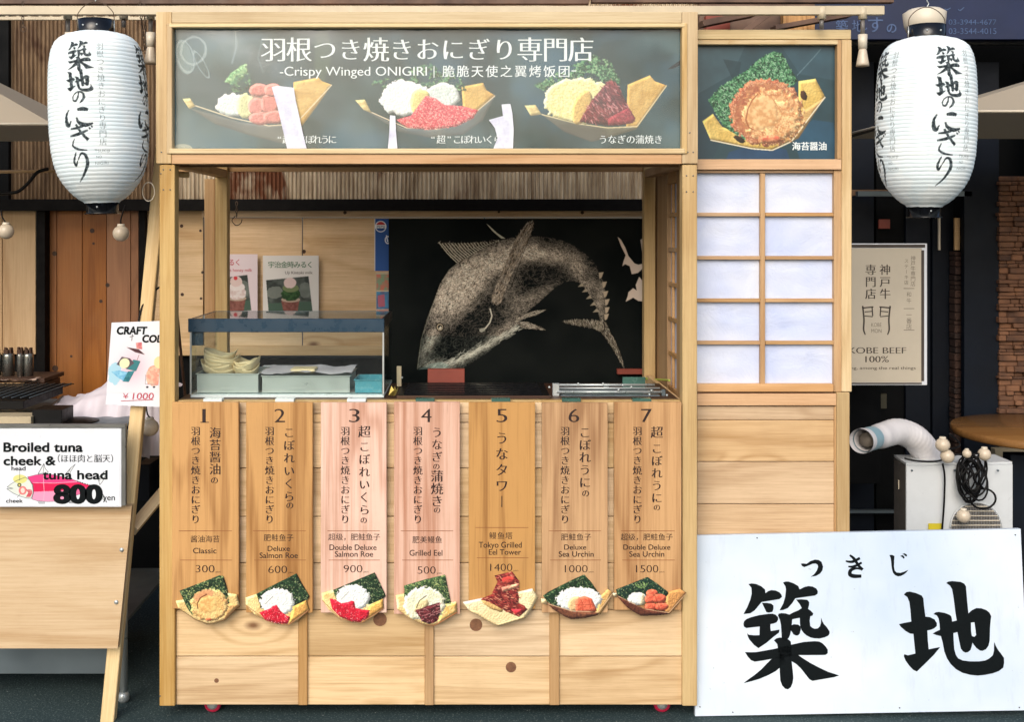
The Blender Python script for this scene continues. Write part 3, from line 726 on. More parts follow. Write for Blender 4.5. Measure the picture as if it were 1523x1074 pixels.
# inner lattice wall on the right side
xs = P(1038, 0, 0).x; zt, zb = P(0, 238, 0).z, P(0, 617, 0).z
box('lattice_stile', (xs, .50, zb), (xs + .03, .74, zt), 'trim_wood_v', S); box('lattice_stile', (xs + .001, .15, zb), (xs + .03, .34, zt), 'trim_wood_v', S)
box('lattice_rail', (xs + .002, .3405, zt - .05), (xs + .03, .4995, zt), 'trim_wood', S); box('lattice_rail', (xs - .012, .1495, zb - .045), (xs + .03, .74, zb - .0005), 'trim_wood', S)
box('paper_backing', (xs + .014, .3405, zb + .001), (xs + .017, .4995, zt - .051), 'paper', S, 0)
for i in range(0, 6): z = zb + .012 + (zt - zb - .05) * i / 6; box('lattice_bar', (xs + .003, .3405, z - .007), (xs + .0135, .4995, z + .007), 'trim_wood', S)
box('lattice_bar', (xs + .0035, .425, zb + .001), (xs + .0125, .437, zt - .051), 'trim_wood', S)
# joint screws
for (x, y) in ((243, 252), (253, 252), (243, 282), (253, 282), (240, 226), (250, 226), (1021, 261), (1031, 261), (1021, 285), (1031, 285), (1023, 226), (1031, 226), (1026, 197), (239, 258), (238, 1036)):
    lathe('screw', P(x, y, -.0055 if y < 243 else -.0015), [(.0022, 0), (.0016, .003)], 'steel_dark', S, 8, 'Y')
for (x, y, r) in ((565, 922, 10), (708, 930, 9.5)): lathe('knot_plug', P(x, y, .0125), [(r * .002, 0), (r * .002, .005)], 'knot', S, 20, 'Y')
for (x, y, r) in ((322, 1013, 3.5), (760, 993, 8)): lathe('knot_plug', P(x, y, .0128), [(r * .002, 0), (r * .002, .004)], 'knot', S, 14, 'Y')
for o in bpy.data.objects:
    if o.name.startswith('knot'): o.data.polygons.foreach_set('use_smooth', [False] * len(o.data.polygons))
# castors
for x in (317, 984):
    c = P(x, 1056, .06); c.z = .026
    cs = bpy.data.objects.new('castor', None); COL.objects.link(cs); cs.parent = S; cs.location = c - worldpos(S)
    lathe('tyre', c, [(.012, -.011), (.023, -.011), (.026, -.007), (.026, .007), (.023, .011), (.012, .011)], 'caster', cs, 24, 'Y')
    lathe('hub', c + Vector((0, -.0125, 0)), [(.006, -.003), (.016, 0), (.016, .025)], 'steel', cs, 20, 'Y')
    box('fork', c + Vector((-.020, -.019, .004)), c + Vector((.006, -.015, .036)), 'steel_dark', cs); box('fork', c + Vector((-.020, .015, .004)), c + Vector((.006, .019, .036)), 'steel_dark', cs)
    box('plate', c + Vector((-.03, -.025, .0365)), c + Vector((.03, .03, .041)), 'steel', cs)

# ================================================================== SIDE PANEL (shoji)
YS = .10
W = thing('shoji_side_panel', 'wooden side panel with ten paper panes right of the stall', 'screen', P(1150, 1050, YS)); W.location.z = 0
pbox('top_rail', 1037, 1266, 43.5, 58, YS, .04, 'header_wood', W, .002)
pbox('top_moulding', 1037, 1247, 59, 65.5, YS - .004, .03, 'header_wood', W)
pbox('stile', 1252, 1267, 58.6, 583, YS, .04, 'header_wood_v', W, .002)
pbox('side_moulding', 1245.5, 1251.5, 59, 236, YS - .004, .03, 'trim_wood_v', W)
pbox('middle_rail', 1037, 1251.5, 236.6, 252, YS - .002, .04, 'rail_wood', W)
pbox('inner_stile', 1240.5, 1251.5, 252.6, 583, YS + .008, .03, 'trim_wood_v', W)
pbox('thin_rail', 1037, 1240, 252.6, 257, YS + .01, .03, 'trim_wood', W)
YM = YS + .012
for i, y in enumerate((316, 380.5, 444, 507)):
    pbox('muntin', 1037, 1130.5, y, y + 5.5, YM, .012, 'trim_wood', W, .0008); pbox('muntin', 1138.5, 1240, y, y + 5.5, YM, .012, 'trim_wood', W, .0008)
pbox('upright_muntin', 1131, 1138, 257.5, 571, YM - .003, .016, 'trim_wood_v', W, .0008)
ys = [257.5, 321.5, 386, 449.5, 512.5]; ye = [316, 380.5, 444, 507, 571]
def paper_pane(x0, x1, y0, y1):
    a, b = P(x0, y1, YM + .012), P(x1, y0, YM + .012); n = 12; vs, fs = [], []; ph = random.uniform(0, 9)
    for j in range(n + 1):
        for i in range(n + 1):
            u, v = i / n, j / n; dd = math.sin(u * 5 + v * 4 + ph) * math.sin(v * 6 - u * 3 + ph * 2) * .0022 * math.sin(math.pi * u) * math.sin(math.pi * v)
            vs.append((a.x + (b.x - a.x) * u, YM + .014 + dd, a.z + (b.z - a.z) * v))
    fs = [(j * (n + 1) + i, j * (n + 1) + i + 1, (j + 1) * (n + 1) + i + 1, (j + 1) * (n + 1) + i) for j in range(n) for i in range(n)]
    return mesh('paper_pane', vs, fs, 'paper', W, True)
for y0, y1 in zip(ys, ye): paper_pane(1036, 1131.5, y0, y1); paper_pane(1138, 1241, y0, y1)
pbox('lower_rail', 1037, 1240, 571.5, 583, YS + .002, .035, 'rail_wood', W)
pbox('base_rail', 1037, 1244, 586, 603.5, YS, .04, 'rail_wood', W)
pbox('base_stile', 1244.6, 1264, 584, 1048, YS - .002, .04, 'post_wood', W, .002)
for y0, y1 in ((604.5, 624.4), (625.4, 686.6), (687.6, 749.6), (750.6, 812), (813, 875), (876, 938), (939, 1046)): pbox('board', 1037, 1240.5, y0, y1, YS + .01 + random.uniform(-.001, .001), .014, 'wing_wood', W, .0015)
pbox('base_edge', 1241, 1244, 604, 1048, YS + .006, .02, 'trim_wood_v', W)
box('back_board', P(1037, 240, YS + .034), P(1250, 60, YS + .04), 'dim_wood', W)

# ================================================================== PRINTS ON THE HEADER
def speck(c, m, n, dark=True, seed=1):
    c.dots(m, n, [(30, 70, 50), (60, 120, 80), (110, 170, 120), (20, 50, 45), (160, 200, 150)] if dark else [(90, 160, 110), (150, 200, 140), (60, 120, 80), (190, 220, 170)], (.5, 1.1), .9, seed, None, 2.5)
HS = thing('menu_sign', 'wide sign over the stall with three boat pictures and white Japanese title', 'sign', P(636, 221, .02))
c = Canvas(256, 40, 1015, 221, 1.25, 2, (52, 76, 84), 11)
n = c.nz(90, 4); gx = np.linspace(0, 1, c.w)[None, :]
c.put(np.ones((c.h, c.w)), (32, 62, 66)); left = np.clip(1 - gx * 2.2, 0, 1) * .6
c.c = c.c * (1 - (np.clip(n * 1.7 - .72, 0, .42) + left * .45)[..., None]) + np.array((116, 146, 154)) / 255. * (np.clip(n * 1.7 - .72, 0, .42) + left * .45)[..., None]
bl = np.clip(c.nz(60, 3) * 2 - 1.05, 0, .5)[..., None]; c.c = c.c * (1 - bl) + np.array((60, 108, 136)) / 255. * bl
# pale reflection ghosts painted into the print at the far left
for cx, cy, rx, ry, rot in ((276, 84, 13, 26, -.25), (300, 96, 6, 24, -.5), (288, 75, 20, 22, .2)):
    m = c.mell(cx, cy, rx, ry, .15, 8, rot) & ~c.mell(cx, cy, rx * .82, ry * .86, .15, 8, rot); c.put(m, (170, 188, 194), al=.6)
c.put(c.mell(274, 86, 12, 25, .1, 8, -.25), (160, 180, 178), al=.45)
c.line([(350, 42), (352, 70), (345, 95)], 2.5, (150, 172, 178), .5); c.line([(390, 60), (384, 85), (392, 108)], 1.5, (150, 172, 178), .4)
c.put(c.mell(272, 222, 15, 8), (190, 190, 170), al=.7)
c.put(c.mell(480, 80, 12, 40, .6, 14), (150, 160, 110), al=.22)
c.relief = .3
for dx, tip in ((0, [(272, 147), (283, 146), (291, 158), (282, 162)]), (257, [(529, 149), (543, 148), (553, 168), (541, 163)]), (512, [(781, 157), (797, 156), (806, 170), (790, 172)])):
    c.poly(tip, (236, 220, 160), (222, 200, 140))
def hull(pts, cola, colb): c.put(c.mpoly(pts), cola, colb, c.nz(30), .62)
hull([(284, 161), (360, 182), (400, 187), (440, 184), (452, 190), (445, 206), (425, 214), (375, 202), (320, 184)], (150, 140, 128), (120, 116, 112))
hull([(545, 165), (600, 190), (640, 193), (690, 183), (737, 143), (718, 180), (690, 200), (640, 205), (595, 196)], (140, 136, 130), (118, 122, 124))
hull([(806, 170), (870, 187), (910, 190), (950, 187), (946, 193), (900, 206), (880, 211), (840, 196)], (150, 132, 104), (128, 108, 88))
for w_ in ([(437, 122), (474, 115), (480, 121), (494, 126), (470, 160), (449, 188), (437, 180)], [(687, 129), (719, 123), (724, 134), (737, 142), (706, 168), (690, 172)], [(934, 126), (967, 112), (975, 121), (992, 127), (970, 160), (948, 190), (932, 188)]):
    c.poly(w_, (222, 186, 112), (206, 166, 92), 10)
c.line([(291, 157), (345, 175), (400, 187), (440, 184), (494, 126)], 1.3, (240, 225, 190)); c.line([(553, 167), (605, 190), (650, 192), (690, 182), (737, 142)], 1.3, (236, 220, 190)); c.line([(806, 170), (860, 184), (905, 190), (948, 188), (992, 127)], 1.3, (240, 225, 180))
c.relief = .42
# greens
m = c.mpoly([(334, 122), (345, 108), (366, 94), (370, 106), (352, 127)]); c.put(m, (104, 160, 116), (150, 190, 140)); speck(c, m, 120, False, 3)
m = c.mpoly([(340, 132), (352, 112), (375, 108), (380, 128), (350, 138)]) & ~c.mell(360, 115, 4, 3); c.put(m, (50, 92, 88), al=.5); speck(c, m, 60, True, 4)
m = c.mpoly([(545, 125), (590, 112), (640, 92), (680, 105), (695, 135), (660, 135), (600, 128), (570, 135)]); m &= (c.nz(5) > .47); c.put(m, (44, 92, 76), (70, 120, 96), al=.8); speck(c, m, 420, True, 5)
m = c.mpoly([(795, 128), (830, 108), (885, 82), (908, 92), (925, 125), (900, 122), (850, 118), (810, 135)]); m &= (c.nz(5) > .40); c.put(m, (40, 92, 66), (80, 134, 92), al=.9); speck(c, m, 700, True, 6)
# boat 1: rice, egg, urchin
c.put(c.mell(347, 156, 25, 17, .35, 6), (214, 232, 228), (236, 244, 240)); c.put(c.mell(366, 158, 13, 19, .3, 6), (222, 222, 170), (200, 204, 150)); c.put(c.mell(386, 156, 17, 22, .2, 8), (220, 200, 170), al=.6)
for cx, cy, rx, ry in ((386, 134, 15, 10), (382, 158, 13, 13), (402, 154, 14, 15), (388, 176, 17, 10), (408, 174, 16, 10), (406, 134, 13, 10)):
    c.put(c.mell(cx, cy, rx, ry, .12, 5), (226, 148, 138), (214, 132, 126)); 
for p in ([(372, 142), (386, 146), (402, 144)], [(393, 146), (395, 164), (392, 168)], [(376, 167), (392, 168), (408, 164)], [(396, 172), (402, 184)]): c.line(p, 1.4, (184, 104, 96), .6)
# boat 2
c.put(c.mell(603, 146, 38, 26, .35, 6), (224, 240, 238), (246, 250, 248)); c.put(c.mell(660, 142, 26, 19, .35, 6), (230, 240, 236), (210, 224, 220)); c.put(c.mell(626, 152, 16, 20, .3, 5), (232, 222, 150), (216, 204, 130))
m = c.mpoly([(590, 178), (612, 172), (622, 158), (634, 142), (648, 146), (662, 156), (690, 158), (712, 164), (704, 176), (680, 188), (640, 193), (606, 190)]); m &= c.nz(3) > .1
c.put(m, (226, 82, 96), (212, 66, 84)); c.dots(m, 1100, [(250, 150, 150), (190, 50, 70), (250, 190, 180)], (.6, 1.1), .9, 9)
# boat 3
c.put(c.mell(863, 150, 54, 34, .25, 5) & c.mpoly([(790, 100), (990, 100), (990, 187), (905, 190), (860, 184), (800, 168)]), (238, 230, 160), (250, 244, 190)); c.put(c.mell(866, 160, 13, 27, .2, 7, .35), (226, 194, 124), (214, 178, 108))
m = c.mpoly([(904, 121), (912, 120), (922, 130), (936, 160), (946, 176), (942, 183), (920, 187), (880, 184), (862, 181), (880, 150)])
c.put(m, (124, 48, 56), (88, 36, 42)); c.dots(m, 260, [(170, 80, 84), (214, 150, 150), (70, 26, 32), (150, 60, 70)], (.5, .9), .8, 12, .9, 7)
c.put(c.mpoly([(905, 176), (935, 160), (946, 176), (942, 183), (905, 187)]), (190, 70, 84), (150, 50, 66), al=.7)
c.put(c.mell(738, 205, 10, 20, .5, 8), (180, 200, 206), al=.12)
c.relief = 0
# crinkled dark edge top right
c.put(c.mpoly([(993, 103), (1014, 88), (1014, 96), (1002, 102)]), (12, 22, 26)); m = c.mpoly([(880, 40), (1015, 40), (1015, 48), (985, 45), (960, 48), (930, 43), (900, 47)]); c.put(m, (20, 30, 34))
c.build('printed_sheet', flat(.020), 'print_gloss', HS)
k = Ink()
t_ = '羽根つき焼きおにぎり専門店'; 
for i, ch in enumerate(t_): k.char(ch, 407 + i * 38.1, 73, 40 if ord(ch) > 0x3100 else 36, .018, -.016)
k.fit('-Crispy Winged ONIGIRI', 416, 635, 98, 112, .004, -.004); k.line(645.5, 98, 645.5, 115, 1.3)
for i, ch in enumerate('脆脆天使之翼烤饭团'): k.char(ch, 667 + i * 21.5, 105.5, 19, .012, .0)
k.line(850, 105, 857, 105, 1.6)
for tx, x0, x1 in (('“超”こぼれうに', 410, 500), ('“超”こぼれいくら', 638, 746), ('うなぎの蒲焼き', 890, 986)):
    n_ = len(tx); sp = (x1 - x0) / n_
    for i, ch in enumerate(tx): k.char(ch, x0 + (i + .5) * sp, 207, 14, .01, -.01)
k.build('lettering', flat(.0192), 'ink_white', HS)
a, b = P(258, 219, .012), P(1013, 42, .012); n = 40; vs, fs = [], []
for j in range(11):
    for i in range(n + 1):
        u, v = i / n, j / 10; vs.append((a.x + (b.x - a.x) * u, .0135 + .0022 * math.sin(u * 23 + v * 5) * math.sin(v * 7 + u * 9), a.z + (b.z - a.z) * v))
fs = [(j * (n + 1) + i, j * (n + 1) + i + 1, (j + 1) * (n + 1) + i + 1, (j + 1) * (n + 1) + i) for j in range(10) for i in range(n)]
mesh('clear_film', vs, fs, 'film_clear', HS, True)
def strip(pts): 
    q = [P(x, y, .0095) for x, y in pts]; slab('glare_strip', q, (0, .0006, 0), 'film', HS)  # thin white sheet added in the shape of a glare streak
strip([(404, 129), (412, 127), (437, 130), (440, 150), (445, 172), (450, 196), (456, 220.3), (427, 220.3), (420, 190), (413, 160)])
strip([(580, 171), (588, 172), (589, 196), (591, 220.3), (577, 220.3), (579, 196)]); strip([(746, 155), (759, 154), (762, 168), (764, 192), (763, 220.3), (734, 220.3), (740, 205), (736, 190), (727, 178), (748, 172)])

SP = thing('onigiri_picture', 'square dark picture of a seaweed onigiri in a wooden boat over the paper panes', 'sign', P(1142, 236, YS + .02))
c = Canvas(1037, 65, 1246, 237, 1.2, 2, (40, 70, 80), 41)
for pl, cl in (([(1037, 65), (1110, 65), (1090, 110), (1037, 140)], (62, 90, 100)), ([(1160, 65), (1246, 65), (1246, 120), (1190, 110)], (54, 84, 98)), ([(1076, 88), (1103, 92), (1100, 110), (1090, 118)], (26, 52, 60)), ([(1180, 200), (1210, 178), (1240, 182), (1246, 237), (1190, 237)], (38, 82, 112)), ([(1085, 226), (1120, 215), (1170, 222), (1175, 237), (1080, 237)], (34, 70, 112)), ([(1037, 172), (1060, 169), (1078, 200), (1060, 237), (1037, 237)], (36, 62, 76))): c.poly(pl, cl, al=.7)
c.c *= (.88 + .24 * c.nz(20))[..., None]; c.relief = .42; c.line([(1186, 112), (1212, 84), (1222, 72)], 1, (120, 150, 160), .7)
z = lambda p: zmap(p, 5.368, 1030, 50)
c.poly(z([(82, 700), (165, 640), (240, 745), (420, 800), (700, 760), (850, 640), (850, 380), (985, 360), (1062, 505), (850, 835), (680, 912), (640, 930), (480, 918), (145, 845)]), (226, 198, 116), (212, 180, 98), 14)
c.poly(z([(850, 640), (1062, 505), (850, 835), (680, 905), (700, 800)]), (196, 158, 100), (206, 170, 112), 8)
c.line(z([(145, 848), (480, 918), (640, 930), (790, 862), (1062, 505)]), 1.4, (248, 240, 210))
m = c.mpoly(z([(130, 530), (230, 420), (440, 290), (540, 200), (640, 145), (715, 155), (780, 270), (845, 375), (800, 420), (500, 500), (420, 850), (260, 750), (190, 640)])); c.put(m, (34, 78, 54), (66, 122, 82)); c.dots(m, 3200, [(22, 56, 40), (84, 150, 100), (160, 208, 168), (50, 108, 74), (12, 40, 32), (120, 180, 130)], (.5, .9), .9, 3, None, 2.6)
m = c.mell(1140, 167, 54, 50, .22, 4); c.put(m, (196, 136, 96), (172, 104, 76), c.nz(5)); c.dots(m & ~c.mell(1140, 168, 46, 43), 900, [(178, 100, 78), (226, 180, 140), (150, 80, 60), (240, 200, 160)], (.5, 1), .8, 5)
c.put(c.mell(1150, 172, 45, 41, .5, 5), (230, 186, 134), (198, 138, 94), c.nz(4)); c.put(c.mell(1160, 178, 30, 28, .6, 5), (240, 206, 150), (214, 160, 110), c.nz(4)); c.put(c.mell(1134, 168, 24, 26, .35, 6), (240, 200, 146), (214, 162, 108), c.nz(5), relief=.12)
c.dots(c.mell(1150, 172, 48, 42) & ~c.mell(1134, 168, 27, 26), 420, [(206, 140, 84), (250, 222, 170), (190, 120, 76)], (.5, 1), .6, 8, None, 3)
c.line(z([(525, 480), (480, 530), (445, 600), (428, 690), (450, 745), (490, 768)]), 2.2, (160, 96, 60), .85); c.line(z([(640, 520), (690, 590), (720, 640), (690, 710), (600, 740)]), 1.4, (196, 142, 92), .7)
c.put(c.mell(1146, 207, 16, 6, .5, 3), (190, 100, 76), (220, 150, 110)); c.put(c.mell(1100, 207, 9, 4, .5, 3, .5), (50, 40, 30)); c.put(c.mell(1196, 142, 5, 8, .5, 3, -.4), (70, 44, 28))
c.build('printed_sheet', flat(YS + .02), 'print_gloss', SP)
k = Ink()
for i, ch in enumerate('海苔醤油'): k.char(ch, 1184.5 + i * 13, 217, 13.2, .03, .01)
k.build('lettering', flat(YS + .0194), 'ink_white', SP)

# ================================================================== MENU BOARDS WITH CUT-OUT PICTURES
ZA = lambda p: zmap(p, 6.622, 250, 840)
ZB = lambda p: zmap(p, 6.622, 470, 840)
ZC = lambda p: zmap(p, 4.351, 680, 840)
NORI = [(14, 34, 24), (34, 66, 42), (84, 118, 76), (8, 20, 16), (150, 166, 120), (20, 40, 28)]
def nori(c, pts, n=500, a=(22, 44, 30), b=(38, 70, 42), light=False):
    m = c.mpoly(pts); c.put(m, a, b, c.nz(3)); cols = NORI + ([(190, 200, 130), (170, 190, 120)] if light else [])
    c.dots(m, n, cols, (.4, .8), .85, len(pts), None, 1.6); return m
def rice(c, cx, cy, rx, ry, a=(236, 246, 244), b=(252, 255, 252), clip=None, rough=.3):
    m = c.mell(cx, cy, rx, ry, rough, 2.5)
    if clip: m &= c.mpoly(clip)
    c.put(m, a, b, c.nz(6)); c.dots(m, int(rx * ry * .35), [(214, 226, 222), (255, 255, 255), (226, 232, 226)], (.4, .6), .55, 3, None, 1.5)
def roe(c, pts):
    m = c.mpoly(pts); c.put(m, (218, 34, 60), (196, 22, 48), c.nz(4)); c.dots(m, 160, [(250, 150, 160), (255, 190, 190), (170, 16, 40), (240, 80, 96)], (.4, .7), .9, 4)
def food(i):
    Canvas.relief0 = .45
    if i == 0:
        c = Canvas(258, 852, 360, 932, 2, 2, None, 60)
        c.poly(ZA([(75, 362), (180, 345), (590, 285), (680, 298), (690, 340), (707, 400), (640, 470), (560, 552), (450, 590), (380, 594), (270, 548), (100, 432)]), (246, 218, 156), (232, 198, 132), 12)
        c.poly(ZA([(600, 380), (700, 400), (560, 550), (540, 520)]), (206, 160, 100), (220, 176, 118)); c.line(ZA([(100, 432), (270, 545), (400, 588), (560, 548), (705, 402)]), 1, (120, 84, 50))
        nori(c, ZA([(112, 262), (330, 180), (500, 112), (542, 118), (575, 220), (607, 385), (500, 420), (300, 430), (240, 502), (190, 430)]), 900, light=True)
        m = c.mell(311.5, 901, 28, 24, .28, 3); c.put(m, (228, 184, 116), (240, 208, 140), c.nz(6)); c.dots(m & ~c.mell(311, 902, 20, 18), 260, [(200, 132, 96), (240, 220, 160), (120, 90, 50)], (.4, .8), .7, 3)
        c.put(c.mell(303, 886, 15, 8, .4, 4, -.3), (222, 150, 110), al=.7, relief=0); c.put(c.mell(309, 900, 15, 13, .35, 4), (246, 212, 138), (226, 176, 108), c.nz(3), relief=.1); c.line(ZA([(385, 295), (320, 330), (288, 390), (296, 440)]), 1.6, (110, 56, 28))
        c.put(c.mell(311, 922, 5, 2, .5, 2), (206, 110, 76)); return c
    if i in (1, 2):
        Z = ZA if i == 1 else ZB; c = Canvas(*((362, 850, 464, 934) if i == 1 else (474, 850, 576, 932)), 2, 2, None, 60 + i)
        if i == 1:
            bo = [(762, 330), (880, 290), (1240, 400), (1360, 350), (1390, 450), (1285, 545), (1180, 602), (1080, 594), (980, 562), (860, 500), (765, 400)]
            no = [(872, 292), (1000, 225), (1130, 160), (1262, 92), (1310, 180), (1392, 320), (1370, 350), (1240, 412), (920, 440)]
            rc = (1078, 372, 168, 136); ro = [(898, 475), (950, 455), (1000, 440), (1030, 412), (1070, 400), (1110, 460), (1160, 500), (1205, 520), (1195, 560), (1180, 588), (1080, 586), (960, 550)]
        else:
            bo = [(55, 285), (170, 253), (530, 395), (660, 335), (668, 435), (560, 520), (450, 577), (360, 573), (240, 537), (130, 450), (60, 350)]
            no = [(170, 255), (300, 200), (440, 140), (577, 82), (620, 170), (687, 310), (660, 340), (530, 397), (200, 345)]
            rc = (366, 330, 165, 128); ro = [(135, 335), (190, 345), (250, 385), (310, 375), (350, 358), (378, 365), (392, 430), (450, 445), (532, 452), (518, 520), (440, 572), (350, 564), (240, 520), (160, 440)]
        c.poly(Z(bo), (248, 222, 156), (232, 196, 128), 12); c.poly(Z([(bo[3][0] - 130, bo[3][1] + 70), bo[3], bo[4], bo[6]]), (238, 190, 104), (216, 160, 86)); c.line(Z([bo[-1], bo[8], bo[6], bo[4]]), 1, (190, 130, 90))
        nori(c, Z(no), 800); p = Z([(rc[0], rc[1])])[0]; rice(c, p[0], p[1], rc[2] / 6.622, rc[3] / 6.622)
        c.line(Z([(rc[0] - 120, rc[1] + 20), (rc[0] - 80, rc[1] - 20), (rc[0] - 40, rc[1] - 60)]), 1, (150, 160, 150)); roe(c, Z(ro)); return c
    if i == 3:
        c = Canvas(586, 852, 682, 934, 2, 2, None, 64)
        c.poly(ZB([(785, 308), (870, 290), (1240, 392), (1385, 368), (1392, 475), (1280, 550), (1170, 603), (1060, 597), (920, 532), (800, 440)]), (250, 226, 164), (236, 204, 138), 12); c.poly(ZB([(1250, 400), (1385, 372), (1390, 470), (1200, 585)]), (236, 190, 104), (244, 206, 140)); c.line(ZB([(800, 442), (920, 534), (1060, 598), (1170, 602), (1390, 474)]), 1, (196, 120, 76))
        nori(c, ZB([(868, 212), (1080, 150), (1272, 104), (1300, 240), (1332, 388), (1240, 392), (870, 335)]), 700, (44, 70, 44), (80, 110, 66), True)
        rice(c, 631.5, 899, 31, 25, (230, 232, 196), (246, 246, 222)); c.put(c.mell(626, 901, 13, 9, .2, 4, -.6), (238, 220, 168)); c.line(ZB([(990, 430), (1020, 360), (1090, 308)]), 1.4, (90, 80, 50))
        m = c.mpoly(ZB([(980, 458), (1100, 410), (1222, 374), (1228, 470), (1195, 562), (1120, 590), (1050, 566), (1010, 505)])); c.put(m, (104, 38, 46), (66, 24, 30)); c.dots(m, 90, [(200, 140, 140), (50, 16, 22), (150, 70, 76)], (.4, .6), .9, 3, -.35, 7); return c
    if i == 4:
        c = Canvas(686, 846, 803, 936, 2, 2, None, 65)
        c.poly(ZC([(36, 245), (200, 212), (390, 180), (487, 158), (524, 215), (490, 280), (442, 347), (350, 378), (268, 402), (228, 386), (75, 296)]), (250, 236, 190), (240, 220, 168), 12); c.poly(ZC([(75, 296), (228, 386), (268, 402), (442, 347), (430, 335), (265, 385), (120, 300)]), (226, 200, 150))
        c.put(c.mell(732, 901, 18, 5, .3, 4, .5), (226, 186, 120))
        for pl, s_ in (([(150, 228), (250, 185), (300, 215), (425, 262), (458, 292), (402, 342), (330, 312), (210, 245)], 3), ([(225, 190), (260, 120), (390, 165), (402, 215), (395, 262), (300, 240)], 4), ([(243, 75), (355, 48), (400, 110), (402, 162), (292, 178)], 5)):
            m = c.mpoly(ZC(pl)); c.put(m, (140, 48, 44), (104, 34, 36), c.nz(4)); c.dots(m, 110, [(190, 90, 76), (226, 150, 120), (80, 24, 28), (160, 60, 56)], (.4, .8), .85, s_, .3, 5)
        c.poly(ZC([(285, 150), (400, 122), (402, 150), (296, 178)]), (232, 190, 150), (214, 130, 110)); c.put(c.mell(757, 864, 10, 6, .5, 3), (206, 84, 70), (180, 60, 56)); c.poly(ZC([(350, 290), (420, 290), (415, 318), (380, 330)]), (214, 60, 70)); return c
    if i == 5:
        c = Canvas(801, 852, 913, 926, 2, 2, None, 66)
        c.poly(ZC([(572, 238), (640, 265), (760, 308), (930, 312), (905, 330), (830, 348), (740, 356), (700, 340), (620, 290)]), (122, 76, 54), (90, 52, 40)); c.poly(ZC([(928, 205), (975, 160), (1008, 185), (975, 250), (928, 322), (895, 312)]), (226, 184, 120), (210, 164, 100)); c.poly(ZC([(543, 222), (580, 226), (584, 262), (545, 250)]), (240, 214, 160))
        nori(c, ZC([(556, 205), (600, 175), (690, 130), (760, 95), (822, 68), (870, 120), (940, 225), (900, 232), (860, 300), (650, 275), (590, 250)]), 800); rice(c, 861.5, 893, 34, 19, clip=ZC([(540, 60), (1000, 60), (1000, 260), (930, 308), (760, 308), (600, 260)]))
        c.put(c.mell(855, 900, 10, 13, .2, 4, .3) & c.mpoly(ZC([(540, 60), (1000, 60), (930, 308), (740, 304)])), (226, 190, 140)); m = c.mpoly(ZC([(766, 240), (790, 215), (824, 204), (872, 222), (892, 265), (906, 302), (840, 312), (768, 308)])); c.put(m, (232, 122, 92), (222, 104, 76))
        for l_ in ([(800, 225), (815, 260), (810, 310)], [(766, 262), (890, 262)], [(850, 215), (862, 262), (870, 308)]): c.line(ZC(l_), .9, (176, 70, 48), .8)
        c.line(ZC([(584, 255), (740, 302), (915, 310), (1008, 187)]), 1, (226, 190, 150)); return c
    c = Canvas(911, 856, 1023, 920, 2, 2, None, 67)
    c.poly(ZC([(1035, 205), (1100, 235), (1210, 290), (1370, 312), (1375, 322), (1300, 330), (1190, 334), (1130, 300), (1100, 278)]), (106, 60, 44), (78, 42, 34)); c.poly(ZC([(1355, 182), (1440, 160), (1484, 186), (1430, 255), (1376, 322), (1345, 300)]), (214, 158, 96), (198, 142, 84)); c.poly(ZC([(1003, 185), (1040, 188), (1028, 214), (1012, 205)]), (236, 214, 170))
    nori(c, ZC([(1028, 165), (1130, 125), (1232, 84), (1300, 130), (1372, 186), (1345, 222), (1110, 235), (1045, 210)]), 420, (20, 46, 40), (30, 62, 48)); c.dots(c.mell(954, 871, 9, 5, .3), 60, [(160, 190, 120), (120, 160, 90)], (.5, .9), .9, 2)
    rice(c, 948, 891, 14, 9.5); c.put(c.mell(955, 892, 5, 9, .2), (226, 214, 180))
    for cx, cy, rx, ry in ((1262, 188, 38, 26), (1250, 225, 36, 30), (1310, 222, 44, 30), (1255, 275, 42, 26), (1325, 275, 44, 26)): p = ZC([(cx, cy)])[0]; c.put(c.mell(p[0], p[1], rx / 4.351, ry / 4.351, .15, 2), (232, 120, 90), (214, 94, 70))
    for l_ in ([(1225, 205), (1290, 205)], [(1285, 205), (1292, 250)], [(1215, 252), (1360, 250)], [(1265, 262), (1272, 298)], [(1300, 255), (1312, 300)]): c.line(ZC(l_), .9, (160, 60, 44), .8)
    c.line(ZC([(1040, 205), (1210, 288), (1370, 314), (1484, 188)]), 1, (220, 180, 140)); return c

